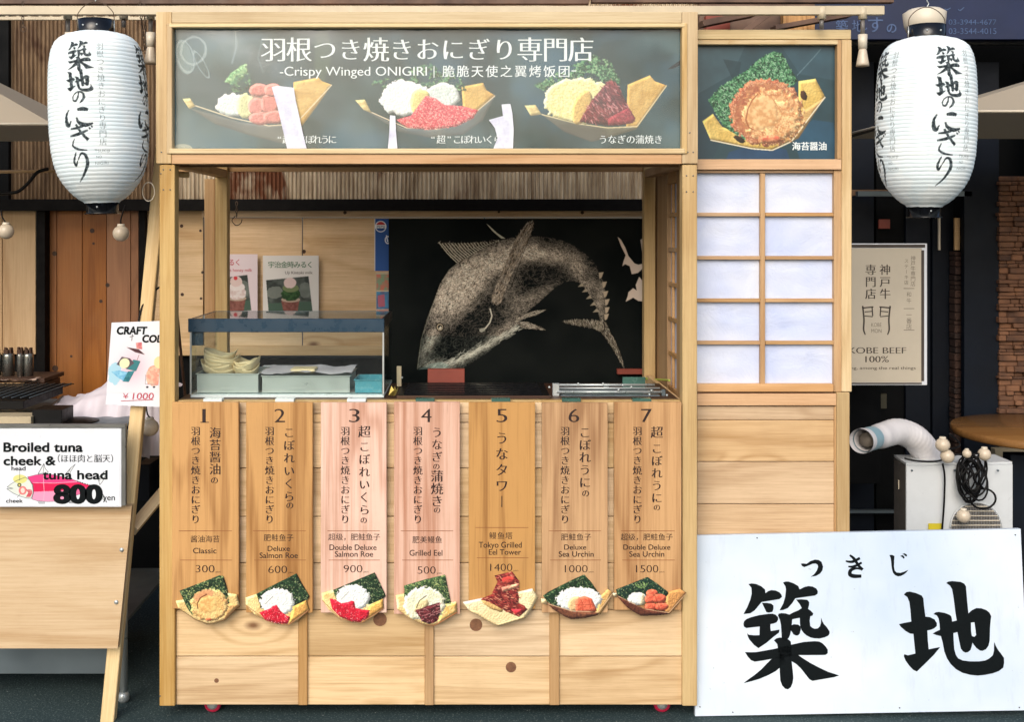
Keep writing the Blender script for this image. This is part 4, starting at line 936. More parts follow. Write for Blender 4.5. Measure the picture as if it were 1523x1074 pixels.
menus = [
 (256, 355, 'board_tan', '1', '海苔醤油の', '羽根つき焼きおにぎり', '酱油海苔', ['Classic'], '300', 'tan board numbered 1, price 300, with picture of a browned onigiri in a boat', 906),
 (366, 465, 'board_tan', '2', 'こぼれいくらの', '羽根つき焼きおにぎり', '肥鲑鱼子', ['Deluxe', 'Salmon Roe'], '600', 'tan board numbered 2, price 600, with picture of red roe over white rice', 912),
 (477, 575, 'board_pink', '3', '超こぼれいくらの', '羽根つき焼きおにぎり', '超级，肥鲑鱼子', ['Double Deluxe', 'Salmon Roe'], '900', 'pinkish board numbered 3, price 900, with picture of a heap of red roe', 912),
 (586, 684, 'board_pink', '4', 'うなぎの蒲焼きの', '羽根つき焼きおにぎり', '肥美鳗鱼', ['Grilled Eel'], '500', 'pinkish board numbered 4, price 500, with picture of dark eel on rice', 914),
 (697, 796, 'board_gold', '5', 'うなタワー', '', '鳗鱼塔', ['Tokyo Grilled', 'Eel Tower'], '1400', 'golden brown board numbered 5, price 1400, with picture of a stacked eel tower', 906),
 (806, 904, 'board_soft', '6', 'こぼれうにの', '羽根つき焼きおにぎり', '肥鲑鱼子', ['Deluxe', 'Sea Urchin'], '1000', 'tan board numbered 6, price 1000, with picture of orange urchin on white rice', 912),
 (913.5, 1013.5, 'board_soft', '7', '超こぼれうにの', '羽根つき焼きおにぎり', '超级，肥鲑鱼子', ['Double Deluxe', 'Sea Urchin'], '1500', 'rightmost board numbered 7, price 1500, with picture of a larger pile of urchin', 908)]
YB = -.016
for i, (x0, x1, mat, num, c1, c2, zh, en, pr_, lab, yb) in enumerate(menus):
    T = thing('menu_board', lab, 'menu board', P((x0 + x1) / 2, yb, YB), 'numbered menu boards hung along the counter')
    b = pbox('board', x0, x1, 598.5 + (i % 3) * .4, yb, YB, .016, mat, T, .0012)
    k = Ink(); f = flat(YB - .0006); m = (x0 + x1) / 2; n0 = 305 - 305.5
    cx = {0: 304, 1: 416, 2: 527, 3: 634, 4: 746.5, 5: 853.5, 6: 961.5}[i]
    k.fit(num, cx - (3.2 if num == '1' else 8), cx + (2 if num == '1' else 8), 606.5, 628.5, .006, -.02, .735)
    if num == '1': k.line(cx - 6, 628.3, cx + 7, 628.3, 1.2)
    k.build('number', f, 'ink_brown', T); k = Ink()
    xr = {0: 320, 1: 430, 2: 542, 3: 650, 4: 746.5, 5: 870, 6: 977}[i]; xl = {0: 291, 1: 401, 2: 513.5, 3: 621.5, 4: 0, 5: 840.5, 6: 948}[i]
    a_, b_ = .022, -.010
    if i == 0: k.vert(c1[:4], xr, 635, 707, 18, a_, b_); k.char('の', 319, 714.5, 12, a_, b_)
    elif i == 1: k.vert(c1[:6], xr, 634, 748, 17, a_, b_); k.char('の', 431, 752, 12, a_, b_)
    elif i == 2: k.char('超', 542, 642, 19, a_, b_); k.vert(c1[1:7], xr, 655, 768, 17, a_, b_); k.char('の', 541, 774, 11, a_, b_)
    elif i == 3: k.vert('うなぎ', xr, 634, 689, 17, a_, b_); k.char('の', 649, 694, 11, a_, b_); k.vert('蒲焼き', xr, 699, 755, 19, a_, b_); k.char('の', 650, 759, 11, a_, b_)
    elif i == 4: k.vert(c1, xr, 640, 758, 20, a_, b_)
    elif i == 5: k.vert('こぼれうに', xr, 634, 727, 18, a_, b_); k.char('の', 871, 734, 12, a_, b_)
    else: k.char('超', 977, 643, 19, a_, b_); k.vert('こぼれうに', xr, 658, 750, 17, a_, b_); k.char('の', 977, 755, 11, a_, b_)
    if c2: k.vert(c2, xl, 634, 780, 14.5, a_, b_)
    zy = {0: 802, 1: 800, 2: 799, 3: 803, 4: 797, 5: 799, 6: 799}[i]; zx0, zx1 = {0: (283, 327), 1: (392, 437), 2: (488, 566), 3: (613, 658), 4: (727, 763), 5: (834, 880), 6: (923, 1001)}[i]
    for q, ch in enumerate(zh): k.char(ch, zx0 + (q + .5) * (zx1 - zx0) / len(zh), zy, 11.2, .004, -.004)
    if i == 0: k.fit('Classic', 287, 322, 815, 823.5, .012, .006)
    elif i == 1: k.fit('Deluxe', 398, 431, 812, 820, .012, .006); k.fit('Salmon Roe', 386, 443, 822, 830.5, .012, .006)
    elif i == 2: k.fit('Double Deluxe', 490, 560, 810, 818.5, .012, .006); k.fit('Salmon Roe', 498, 555, 820, 828.5, .012, .006)
    elif i == 3: k.fit('Grilled Eel', 609, 658, 818, 827, .012, .006)
    elif i == 4: k.fit('Tokyo Grilled', 712, 776, 806, 815, .012, .006); k.fit('Eel Tower', 727, 775, 817, 825.5, .012, .006)
    elif i == 5: k.fit('Deluxe', 839, 872, 810, 818, .012, .006); k.fit('Sea Urchin', 831, 883, 820, 828.5, .012, .006)
    else: k.fit('Double Deluxe', 927, 997, 810, 818, .012, .006); k.fit('Sea Urchin', 936, 988, 820, 828.5, .012, .006)
    px0, px1, py = {0: (291, 319, 846), 1: (399, 427, 847), 2: (511, 539, 846), 3: (621, 648, 848), 4: (729, 762, 844), 5: (840, 874, 846), 6: (946, 979, 846)}[i]
    k.build('dish_name', f, 'ink_brown', T); k = Ink()
    k.fit(pr_, px0, px1, py - 6, py + 6, -.006, -.02, .735); k.fit('yen', px1 + 1.5, px1 + 9, py + 3.2, py + 6.2, -.01, -.01)
    k.build('price', f, 'ink_brown', T)
    k = Ink(); l0, l1 = x0 + 10, x1 - 10
    y1_, y2_ = {4: (785, 830)}.get(i, (790, 833.5)); k.line(l0, y1_, l1, y1_, .8); k.line(l0 + 2, y2_, l1, y2_, .8); k.build('ruled_line', f, 'ink_line', T)
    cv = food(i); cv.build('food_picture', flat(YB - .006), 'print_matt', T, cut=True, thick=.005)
    hx = {0: 316, 1: 423, 2: 530, 3: 632, 4: 745, 5: 850, 6: 955}[i]
    if i > 2: pass
    pbox('hanger_clip', hx - 14, hx + 14, 593.5, 598, .0, .03, 'green_clip' if i > 2 else 'white_case', T, .0008)
Canvas.relief0 = 0
# ================================================================== helper: lay print on any tilted flat board
CAMP = Vector((0, -D, H))
def onplane(A, B, C, off=.0006):
    A, B, C = Vector(A), Vector(B), Vector(C); n = (B - A).cross(C - A).normalized()
    if n.y > 0: n = -n
    A = A + n * off
    def f(px, py):
        d = P(px, py, 0) - CAMP; t = (A - CAMP).dot(n) / d.dot(n); return CAMP + d * t
    return f
# ------------------------------------------------------------------ big white sign
q = [P(1034, 797, .074), P(1518, 787, .074), P(1530, 1057, .022), P(1034, 1066, .022)]
T = thing('large_white_sign', 'large white board with big black brush characters leaning on the ground, right', 'sign', (q[3] + q[2]) / 2)
n_ = (q[1] - q[0]).cross(q[3] - q[0]).normalized(); n_ = n_ if n_.y > 0 else -n_
slab('board', q, n_ * .018, 'white_board', T); f = onplane(q[0], q[1], q[3])
k = Ink(); z4 = lambda p: zmap(p, 4.473, 1080, 810); z5 = lambda p: zmap(p, 4.475, 1300, 810)
CHIKU = [
 [(148,265),(170,260),(200,264),(235,280),(258,300),(262,325),(280,312),(300,305),(330,308),(355,320),(368,335),(372,350),(355,365),(300,374),(235,385),(215,410),(190,440),(160,460),(115,465),(140,420),(160,370),(170,330),(168,290)],
 [(238,390),(270,390),(300,395),(315,408),(315,430),(308,450),(285,455),(268,452),(255,425)],
 [(378,255),(395,248),(415,248),(450,260),(480,278),(490,300),(515,287),(545,278),(575,281),(600,295),(610,312),(608,330),(590,342),(530,350),(460,360),(440,392),(410,425),(380,438),(355,440),(380,395),(393,350),(398,300),(394,280)],
 [(465,368),(500,366),(540,370),(553,385),(552,405),(545,430),(562,442),(580,460),(575,475),(560,480),(556,510),(560,545),(575,557),(590,562),(610,560),(625,545),(631,520),(632,487),(640,512),(650,530),(672,555),(688,580),(688,595),(680,608),(655,620),(620,628),(585,626),(560,620),(535,607),(515,590),(500,568),(492,540),(490,490),(465,494),(440,500),(436,540),(430,580),(425,605),(415,625),(400,640),(385,640),(370,630),(368,590),(365,540),(358,505),(345,475),(350,462),(368,458),(395,460),(420,468),(450,452),(480,440),(503,425),(490,400)],
 [(425,545),(450,532),(480,535),(495,548),(497,565),(490,595),(478,607),(465,608),(448,600),(436,580),(425,570)],
 [(115,530),(120,512),(135,498),(170,484),(220,472),(280,463),(310,462),(330,470),(345,485),(346,503),(335,520),(315,528),(295,532),(294,555),(297,578),(325,573),(355,568),(352,588),(320,612),(270,655),(215,692),(185,670),(155,635),(143,612),(140,592),(150,602),(185,606),(222,605),(222,575),(224,548),(175,553),(135,558),(118,548)],
 [(318,640),(335,626),(358,621),(385,624),(412,632),(430,648),(435,690),(436,780),(444,850),(447,890),(442,925),(430,952),(412,966),(392,962),(372,940),(360,905),(357,850),(352,770),(345,700),(340,665)],
 [(125,718),(160,719),(200,718),(320,697),(435,668),(520,650),(590,645),(620,648),(642,660),(662,680),(676,702),(676,726),(660,737),(600,738),(480,738),(400,748),(300,764),(240,775),(190,782),(165,772),(145,750)],
 [(300,765),(340,752),(390,742),(385,790),(365,815),(330,845),(280,872),(220,897),(170,912),(116,925),(150,898),(190,870),(235,832),(270,795)],
 [(420,738),(480,738),(515,762),(560,790),(620,822),(680,850),(752,873),(720,885),(650,897),(575,910),(555,900),(535,875),(500,830),(470,800),(430,775)]]
for p in CHIKU: k.poly(z4(p))
CHI = ([(395,465),(410,453),(432,450),(470,457),(505,471),(514,480),(518,497),(520,515),(550,508),(540,440),(530,360),(520,300),(505,275),(480,258),(495,248),(520,245),(575,250),(600,262),(612,280),(616,330),(622,400),(628,460),(650,440),(680,425),(712,426),(745,437),(768,455),(780,480),(776,510),(772,560),(770,640),(762,675),(745,700),(722,710),(705,708),(680,690),(665,670),(655,655),(650,680),(642,705),(625,719),(608,722),(592,714),(578,695),(568,650),(555,585),(528,592),(530,640),(534,700),(545,738),(560,760),(590,774),(640,780),(700,780),(740,774),(765,762),(790,740),(798,710),(800,650),(812,680),(830,710),(850,735),(865,758),(866,790),(860,822),(830,845),(790,860),(740,870),(690,875),(640,870),(590,857),(545,832),(510,798),(485,760),(468,715),(458,660),(445,612),(415,605),(390,595),(410,583),(438,570),(436,530),(430,495),(418,475)], [(645,522),(668,520),(674,560),(680,605),(668,616),(652,612),(646,580)])
CHI2 = [(198,335),(215,318),(238,315),(280,325),(318,342),(328,360),(334,420),(342,482),(372,485),(402,500),(418,525),(418,545),(400,560),(378,570),(355,574),(358,640),(364,700),(400,692),(440,685),(400,735),(350,785),(285,848),(262,838),(235,810),(210,775),(198,745),(202,732),(225,740),(275,728),(268,660),(262,597),(240,595),(210,578),(180,552),(165,532),(200,524),(248,515),(242,440),(235,385),(222,352)]
k.poly(z5(CHI[0]), [z5(CHI[1])]); k.poly(z5(CHI2))
k.poly(z4([(497,130),(512,127),(535,130),(560,112),(590,102),(615,104),(635,118),(645,150),(640,175),(625,195),(600,210),(562,217),(585,200),(603,175),(612,150),(608,136),(595,128),(575,130),(545,143),(520,152),(505,145)]))
k.poly(z5([(102,72),(120,70),(136,78),(134,110),(133,150),(138,175),(150,188),(175,190),(200,183),(228,170),(215,188),(198,201),(178,211),(160,214),(140,206),(126,190),(118,160),(114,120),(111,92)]))
k.poly(z5([(174,78),(188,72),(200,80),(204,92),(196,95),(186,84)])); k.poly(z5([(188,64),(204,60),(218,68),(220,80),(210,80),(200,70)]))
k.stroke(z4([(795, 112), (840, 116), (890, 92)]), (2, 4.2, 4)); k.stroke(z4([(812, 148), (850, 148), (902, 122)]), (2, 4, 3)); k.stroke(z4([(822, 72), (850, 95), (880, 140), (908, 170)]), (2.5, 4.4, 4, 4.5)); k.stroke(z4([(905, 168), (868, 160), (830, 172), (824, 200), (850, 212), (900, 212)]), (3, 3, 5, 6, 6, 4.5))
k.build('lettering', f, 'ink', T)
for (x, y) in ((1126, 800.5), (1510, 796), (1090, 1060), (1338, 1053.5), (1516, 1053), (1041, 1052)):
    c = f(x, y); lathe('nail', c + Vector((0, -.0008, 0)), [(.0018, -.0004), (.0018, .0016)], 'ink', T, 8, 'Y')

# ------------------------------------------------------------------ tuna banner and posters behind the counter
YT = .80
T = thing('tuna_banner', 'black banner with a scratched drawing of a curving tuna behind the counter', 'banner', P(780, 570, YT))
c = Canvas(578, 325, 990, 571, 1.5, 2, (16, 20, 20), 81); c.put(np.ones((c.h, c.w)), (14, 18, 18), (24, 27, 26), c.nz(70), .9)
body = [(621,550),(622,535),(627,505),(633,480),(645,450),(655,422),(668,402),(684,389),(705,374),(722,366),(737,360),(760,354),(786,352),(812,352),(836,357),(855,366),(871,378),(884,390),(893,406),(899,422),(901,438),(903,455),(900,478),(893,478),(890,465),(884,450),(875,435),(868,426),(861,420),(850,418),(840,420),(826,428),(815,438),(800,452),(786,463),(776,474),(769,484),(757,497),(744,509),(728,523),(712,534),(698,543),(684,550),(660,553),(640,548),(630,546)]
mb = c.mpoly(body); XX, YY = np.meshgrid(c.X, c.Yv)
def gs(cx, cy, sx, sy, r=0):
    a = (XX - cx) * math.cos(r) + (YY - cy) * math.sin(r); b = -(XX - cx) * math.sin(r) + (YY - cy) * math.cos(r); return np.exp(-(a / sx) ** 2 - (b / sy) ** 2)
lum = 1.15 * gs(683, 430, 52, 27, -.85) + .9 * gs(735, 390, 52, 17, -.45) + .8 * gs(800, 378, 46, 12, .1) + .5 * gs(860, 400, 34, 13, .9) + .45 * gs(893, 450, 10, 30, 0) + .75 * gs(640, 510, 24, 8, -1.1) + .6 * gs(690, 534, 42, 6, -.5) + .5 * gs(640, 541, 22, 6, -.3) + .42 * gs(745, 495, 40, 9, -.65) + .35 * gs(800, 440, 40, 12, -.5) + .3 * gs(762, 430, 22, 34, 0) + .35 * gs(870, 430, 14, 8, .6)
lum = np.clip(1.35 * lum * (.6 + .8 * c.nz(8)) - .55 * gs(700, 490, 42, 14, -.75) - .2 * gs(790, 420, 40, 16, -.2), 0, 1.2)
base = (np.clip(lum - .16, 0, 1) ** .8)[..., None] * .95 * mb[..., None]; c.c = c.c * (1 - base) + np.array((206, 186, 164)) / 255. * base
jj, ii = np.nonzero(mb); rg = np.random.default_rng(4)
for q_ in rg.integers(0, len(jj), 30000):
    y, x = jj[q_], ii[q_]; l = lum[y, x]
    if rg.random() > l * 1.1 + .12: continue
    px_, py_ = c.X[x], c.Yv[y]; ang = -.9 + (px_ - 640) * .0055 + rg.normal() * .8; L = rg.uniform(4, 13); b_ = rg.uniform(.5, 1.0) * (.42 + .68 * min(l, 1))
    dark = rg.random() < .36 and l > .3; cc = np.array((16, 15, 14) if dark else (255 * b_, 240 * b_, 218 * b_)) / 255.
    if py_ > 500 and not dark: cc = np.array((200 * b_, 206 * b_, 190 * b_)) / 255.
    for t_ in np.arange(-L, L, 1.0):
        yy, xx = int(y + t_ * math.sin(ang + t_ * .02)), int(x + t_ * math.cos(ang + t_ * .02))
        if 0 <= yy < c.h and 0 <= xx < c.w and mb[yy, xx]: c.c[yy, xx] = cc
def scratch(pts, colr=(190, 176, 156), n=500, ang=None, ln=6, base_=(90, 80, 70), al=.8, seed=2):
    m = c.mpoly(pts); c.put(m, base_, (60, 54, 48), c.nz(4), al); c.dots(m, n, [colr, (150, 136, 120), (40, 36, 32), (210, 200, 184)], (.3, .5), .9, seed, ang, ln)
cs_ = (196, 192, 172)
# belly edge, outline, scutes
c.line([(621,550),(627,505),(645,450),(668,402),(684,389),(722,366)], .8, (150, 148, 130), .6)
for i in range(420):
    t_ = rg.random(); px_ = 640 + 130 * t_ + rg.normal() * 2; py_ = 549 - (t_ ** 1.3) * 62 + rg.normal() * 3.0; c.line([(px_, py_), (px_ + rg.uniform(3, 9), py_ - rg.uniform(1, 6))], .55, (206, 206, 190), rg.uniform(.3, .9))
for (x, y) in [(894, 410), (899, 424), (901, 438), (903, 450), (903, 462), (902, 472)]: c.poly([(x - 3, y - 4), (x + 4, y - 5), (x + 1, y + 3), (x - 2, y + 5)], (170, 156, 136))
for (x, y) in [(866, 424), (872, 432), (878, 442), (884, 452), (888, 462)]: c.poly([(x, y - 3), (x + 3, y + 2), (x - 6, y + 3)], (150, 140, 122))
# fins
scratch([(652, 360), (668, 361), (700, 362), (744, 357), (741, 363), (712, 371), (695, 382), (684, 393), (668, 380)], n=200, base_=(30, 30, 28), al=.9)
for i in range(20):
    u = i / 19; a_ = (653 + 90 * u, 360.5 - 2.5 * u + (2 if i else 0)); b_ = (680 + 62 * u, 391 - 34 * u); c.line([a_, ((a_[0] + b_[0]) / 2 - 1, (a_[1] + b_[1]) / 2 + 1), b_], 1.3 - .5 * u, (202, 196, 174), .85)
c.poly([(724, 333), (728, 336), (740, 347), (752, 355), (746, 355), (733, 344)], (176, 174, 156))
scratch([(793, 329), (795, 334), (789, 352), (778, 376), (766, 398), (757, 420), (750, 438), (746, 450), (738, 454), (731, 448), (733, 438), (742, 415), (755, 385), (768, 355), (778, 340), (786, 331)], (200, 184, 160), 900, -1.1, 8, (124, 108, 92))
c.line([(785, 334), (770, 362), (756, 400), (738, 440)], .7, (30, 26, 22), .8); c.line([(796, 332), (786, 358), (770, 400), (760, 430)], .9, (20, 18, 16), .8)
scratch([(836, 478.5), (850, 476), (878, 476), (896, 478), (900, 486), (893, 493), (880, 488), (856, 484)], cs_, 260, 1.4, 4, (104, 98, 84)); scratch([(896, 476), (902, 480), (908, 494), (916, 508), (924, 528), (929, 548), (926, 545), (916, 526), (903, 506), (894, 494), (888, 490)], cs_, 260, 1.2, 4, (104, 98, 84))
scratch([(769, 474), (790, 464), (812, 461), (800, 468), (780, 474), (768, 480)], cs_, 200, -.2, 5, (66, 60, 52)); scratch([(767, 480), (784, 479), (798, 484), (812, 491), (796, 490), (776, 488)], cs_, 200, .3, 5, (66, 60, 52))
c.line([(729, 459), (732, 470), (729, 480), (722, 489), (714, 493)], 1.8, (206, 200, 182), .95); c.poly([(713, 490), (720, 488), (722, 492), (716, 495)], (150, 150, 136))
c.put(c.mell(654.5, 487, 6.2, 6.6), (24, 24, 20)); c.put(c.mell(654.5, 487, 4.6, 5) & ~c.mell(654.8, 487, 3.4, 3.8), (180, 166, 140)); c.put(c.mell(655, 488, 2.2, 2.4), (196, 190, 170)); c.put(c.mell(653.6, 486.4, 1.2, 1.2), (10, 10, 10))
c.line([(621, 550), (640, 536), (656, 527), (668, 524)], 1.2, (20, 30, 28), .8); c.poly([(622, 550), (642, 541), (658, 539), (668, 543), (664, 550), (640, 549)], (150, 176, 166), al=.45)
for p in ([(919,352.5),(924,357),(930,368),(935,381),(944,392),(950,394),(958,392),(958,398),(949,406),(940,408),(937,396),(930,393),(926,396),(928,388),(931,380),(924,366)], [(951,412),(956,418),(962,434),(958,438),(948,436),(946,424)], [(935,435),(942,429),(950,434),(964,440),(964,449),(950,448),(942,443),(931,449),(934,441)], [(953,357),(960,352),(980,356),(978,390),(962,388),(956,378)]): c.poly(p, (206, 190, 176))
c.put(c.mell(961, 520, 5, 9), (190, 186, 180)); g_ = np.clip((YY - 460) / 110, 0, 1) * .10
c.build('printed_cloth', flat(YT), 'print_flat', T, k=1.22); box('backing', P(578, 571, YT + .001), P(990, 325, YT + .006), 'black', T, 0)

def cup_poster(x0, x1, y0, y1, label, pinky):
    T = thing('shaved_ice_poster', label, 'poster', P((x0 + x1) / 2, y1, YW - .026), 'shaved ice posters on the plywood wall')
    c = Canvas(x0, y0, x1, y1, 1.5, 2, (238, 222, 226) if pinky else (236, 232, 226), 90 + pinky)
    q = [(x0 + 5, y0 + 37), (x1 - 15, y0 + 31), (x1 - 9, y0 + 84), (x0 + 9, y0 + 88)]; m = c.mpoly(q); c.put(m, (96, 104, 98), (52, 60, 56), c.nz(12)); c.put(m & c.mpoly([(x0, y0 + 72), (x1, y0 + 68), (x1, y1), (x0, y1)]), (74, 100, 84)); c.put(m & c.mell(x0 + 18, y0 + 55, 12, 9, .3), (150, 156, 146), al=.7); c.put(m & (c.mell(x1 - 20, y0 + 52, 9, 12, .3)), (130, 138, 130), al=.7)
    cx = (x0 + x1) / 2 + (0 if not pinky else 3)
    c.poly([(cx - 14, y0 + 68), (cx + 13, y0 + 66), (cx + 10, y0 + 85), (cx - 10, y0 + 86)], (150, 96, 84), (120, 70, 62), 3)
    c.put(c.mell(cx, y0 + 66, 14, 4), (190, 170, 150))
    c.put(c.mell(cx, y0 + 58, 14, 10, .25, 3), (54, 96, 46) if not pinky else (236, 226, 222), (30, 62, 30) if not pinky else (220, 196, 190)); c.put(c.mell(cx, y0 + 49, 12, 6, .2, 3), (120, 134, 90) if not pinky else (240, 230, 226)); c.put(c.mell(cx - 1, y0 + 41, 9, 8, .2, 3), (232, 206, 200)); 
    if pinky: c.put(c.mell(cx - 2, y0 + 36, 3, 3), (220, 60, 70))
    c.put(c.mpoly([(x0 + 6, y1 - 5), (x1 - 12, y1 - 7), (x1 - 12, y1), (x0 + 6, y1)]), (196, 140, 140), (120, 160, 160), c.nz(4))
    c.build('printed_sheet', flat(YW - .026), 'print_matt', T); box('paper_back', P(x0, y1, YW - .0255), P(x1, y0, YW - .0225), 'white_sign', T, 0)
    return T
T = cup_poster(391, 474, 380, 478, 'poster with green topped shaved ice cup and green title on the plywood', 0)
k = Ink(); 
for i, ch in enumerate('宇治金時みるく'): k.char(ch, 403.5 + i * 9.6, 393.5, 10.5, .012, .006)
k.build('title', flat(YW - .0268), 'ink_green', T); k = Ink(); k.fit('Uji Kintoki milk', 424, 465, 403, 407.5, 0, 0); k.build('subtitle', flat(YW - .0268), 'ink_sepia', T)
T = cup_poster(316, 383, 378, 478, 'pinkish shaved ice poster half hidden by the back post', 1)
k = Ink()
for i, ch in enumerate('みるく'): k.char(ch, 335 + i * 9.4, 390, 10.5, .005, .005)
k.fit('s honey milk', 342, 375, 399, 404, 0, 0); k.build('title', flat(YW - .0268), 'ink_red', T)
T = thing('blue_cola_sign', 'narrow blue sign with a round red white and blue logo beside the banner', 'sign', P(568, 402, .86))
c = Canvas(557, 325, 590, 403, 2, 2, (24, 78, 150), 95); c.line([(557.5, 325), (557.5, 403)], 1.6, (220, 226, 230)); c.put(c.mell(566.5, 337, 8.4, 8.4), (236, 240, 244)); c.put(c.mell(566.5, 337, 7.2, 7.2) & (c.Yv[:, None] < 334.5), (190, 50, 50)); c.put(c.mell(566.5, 337, 7.2, 7.2) & (c.Yv[:, None] > 339.5), (24, 70, 140)); c.line([(575, 350), (577, 360)], 1.5, (226, 232, 240)); c.put(c.mell(577, 357, 4.5, 6) & ~c.mell(577, 357, 3, 4.4), (226, 232, 240))
c.build('printed_panel', flat(.86), 'print_matt', T); box('back', P(557, 403, .861), P(590, 325, .868), 'blue_sign', T)
k = Ink(); k.fit('PEPSI', 560.5, 572.5, 335.2, 338.8, .01, .01); k.build('lettering', flat(.8595), 'blue_sign', T)
T = thing('colourful_leaflet', 'small colourful leaflet under the blue cola sign', 'leaflet', P(568, 475, .86))
c = Canvas(559, 405, 590, 476, 2, 2, (190, 176, 150), 96); c.poly([(560, 408), (580, 408), (580, 432), (560, 432)], (120, 150, 120), (190, 110, 90), 5); c.poly([(560, 434), (590, 434), (590, 460), (560, 460)], (64, 130, 170), (80, 90, 130), 5); c.poly([(562, 440), (572, 438), (573, 456), (563, 457)], (170, 90, 110)); c.poly([(559, 461), (590, 461), (590, 476), (559, 476)], (216, 204, 190), (190, 130, 120), 4); c.build('printed_sheet', flat(.86), 'print_matt', T); box('back', P(559, 476, .861), P(590, 405, .864), 'white_sign', T, 0)

# ------------------------------------------------------------------ glass display case
Yg = .12; kg = (D + Yg) / FPX; cz0 = cz - .004
T = thing('glass_display_case', 'glass display case with blue rim standing on the counter', 'display case', (P(427, 590, Yg).x, Yg + .17, cz0))
xl_, xr_ = P(283, 0, Yg).x, P(571, 0, Yg).x; zt_, zr_ = P(0, 474, Yg).z, P(0, 494, Yg).z; zb_ = P(0, 587, Yg).z; dp = .34
box('base', (xl_, Yg + .002, cz0), (xr_, Yg + dp, zb_ - .001), 'white_case', T)
box('front_rim', (xl_ - .006, Yg - .004, zr_), (xr_ + .001, Yg + .010, zt_), 'blue_case', T)
box('side_rim', (xl_ - .006, Yg + .0105, zr_ + .01), (xl_ + .004, Yg + dp, zt_ - .001), 'blue_case', T); box('side_rim', (xr_ - .008, Yg + .0105, zr_ + .01), (xr_ + .001, Yg + dp, zt_ - .001), 'black', T)
box('rear_rim', (xl_ + .0045, Yg + dp - .01, zr_ + .018), (xr_ - .0085, Yg + dp, zt_ - .001), 'steel_dark', T)
pbox('corner_bracket', 285, 302, 494.4, 514, Yg + .004, .012, 'blue_case', T)
box('front_glass', (xl_ + .004, Yg, zb_), (xr_ - .004, Yg + .003, zr_ - .0005), 'glass', T, 0); box('top_glass', (xl_ + .0045, Yg + .011, zt_ - .004), (xr_ - .0085, Yg + dp - .011, zt_ - .0015), 'glass', T, 0)
box('side_glass', (xl_, Yg + .004, zb_), (xl_ + .003, Yg + dp, zr_ + .009), 'glass', T, 0); box('side_glass', (xr_ - .003, Yg + .004, zb_), (xr_, Yg + dp, zr_ + .009), 'glass', T, 0)
for x in (xl_, xr_ - .0036): box('corner_strip', (x - .0008, Yg - .003, zb_), (x + .0044, Yg - .0003, zr_ - .0005), 'steel', T, .0005)
def tray(label, x0, x1, y0, Y0, dpt, mat='steel', cat='tray', wall=.0015, name='metal_tray'):
    zb = zb_ + .001; a, b = P(x0, y0, Y0), P(x1, y0, Y0); T = thing(name, label, cat, ((a.x + b.x) / 2, Y0 + dpt / 2, zb)); z1 = a.z
    box('bottom', (a.x, Y0, zb), (b.x, Y0 + dpt, zb + wall), mat, T, 0)
    for lo, hi in (((a.x, Y0, zb + wall), (b.x, Y0 + wall, z1)), ((a.x, Y0 + dpt - wall, zb + wall), (b.x, Y0 + dpt, z1)), ((a.x, Y0 + wall, zb + wall), (a.x + wall, Y0 + dpt - wall, z1)), ((b.x - wall, Y0 + wall, zb + wall), (b.x, Y0 + dpt - wall, z1))): box('side', lo, hi, mat, T, 0)
    for lo, hi in (((a.x - .004, Y0 - .004, z1), (b.x + .004, Y0 + .001, z1 + .003)), ((a.x - .004, Y0 + dpt - .001, z1), (b.x + .004, Y0 + dpt + .004, z1 + .003)), ((a.x - .004, Y0 + .0015, z1), (a.x + .001, Y0 + dpt - .0015, z1 + .003)), ((b.x - .001, Y0 + .0015, z1), (b.x + .004, Y0 + dpt - .0015, z1 + .003))): box('rim', lo, hi, mat, T, .0006)
    return T
tray('square steel tray full of wooden boats at the left inside the case', 293, 384, 557, Yg + .03, .17)
tray('long steel tray covered with film in the middle of the case', 390, 520, 560, Yg + .03, .18)
tray('small light blue tub at the right end inside the case', 528, 568, 566, Yg + .03, .12, 'blue_tub', 'tub', .002, 'blue_tub')
pb = P(455, 557, Yg + .04)
o = bpy.data.objects.new('cover_film', None)
bpy.data.objects.remove(o)
def crumple(name, x0, x1, y0, dy, z, amp, mat, parent=None, nx=26, ny=14, seed=3, origin=None):
    nn = vnoise(ny + 1, nx + 1, 5, seed, 4); vs = []
    for j in range(ny + 1):
        for i in range(nx + 1): vs.append((x0 + (x1 - x0) * i / nx + (nn[j, (i * 3) % nx] - .5) * amp * .4, y0 + dy * j / ny, z + (nn[j, i] - .5) * amp * 2))
    fs = [(j * (nx + 1) + i, j * (nx + 1) + i + 1, (j + 1) * (nx + 1) + i + 1, (j + 1) * (nx + 1) + i) for j in range(ny) for i in range(nx)]
    return mesh(name, vs, fs, mat, parent, True)
o = crumple('cling_film', P(388, 0, Yg + .03).x, P(523, 0, Yg + .03).x, Yg + .028, .18, P(0, 557, Yg + .03).z + .006, .010, 'cloth'); tag(o, 'crumpled white wrapping over the long steel tray', 'wrapping')
o = pbox('paper_packet', 432, 468, 549, 555, Yg + .06, .07, 'cream_wood_boats'); tag(o, 'flat cream packet lying on top of the wrapped tray', 'packet')
o = box('white_board', P(386, 548, Yg + .22) + Vector((0, 0, -.002)), P(452, 544, Yg + .30) + Vector((0, 0, .002)), 'white_sign'); tag(o, 'thin white board behind the trays in the case', 'board')
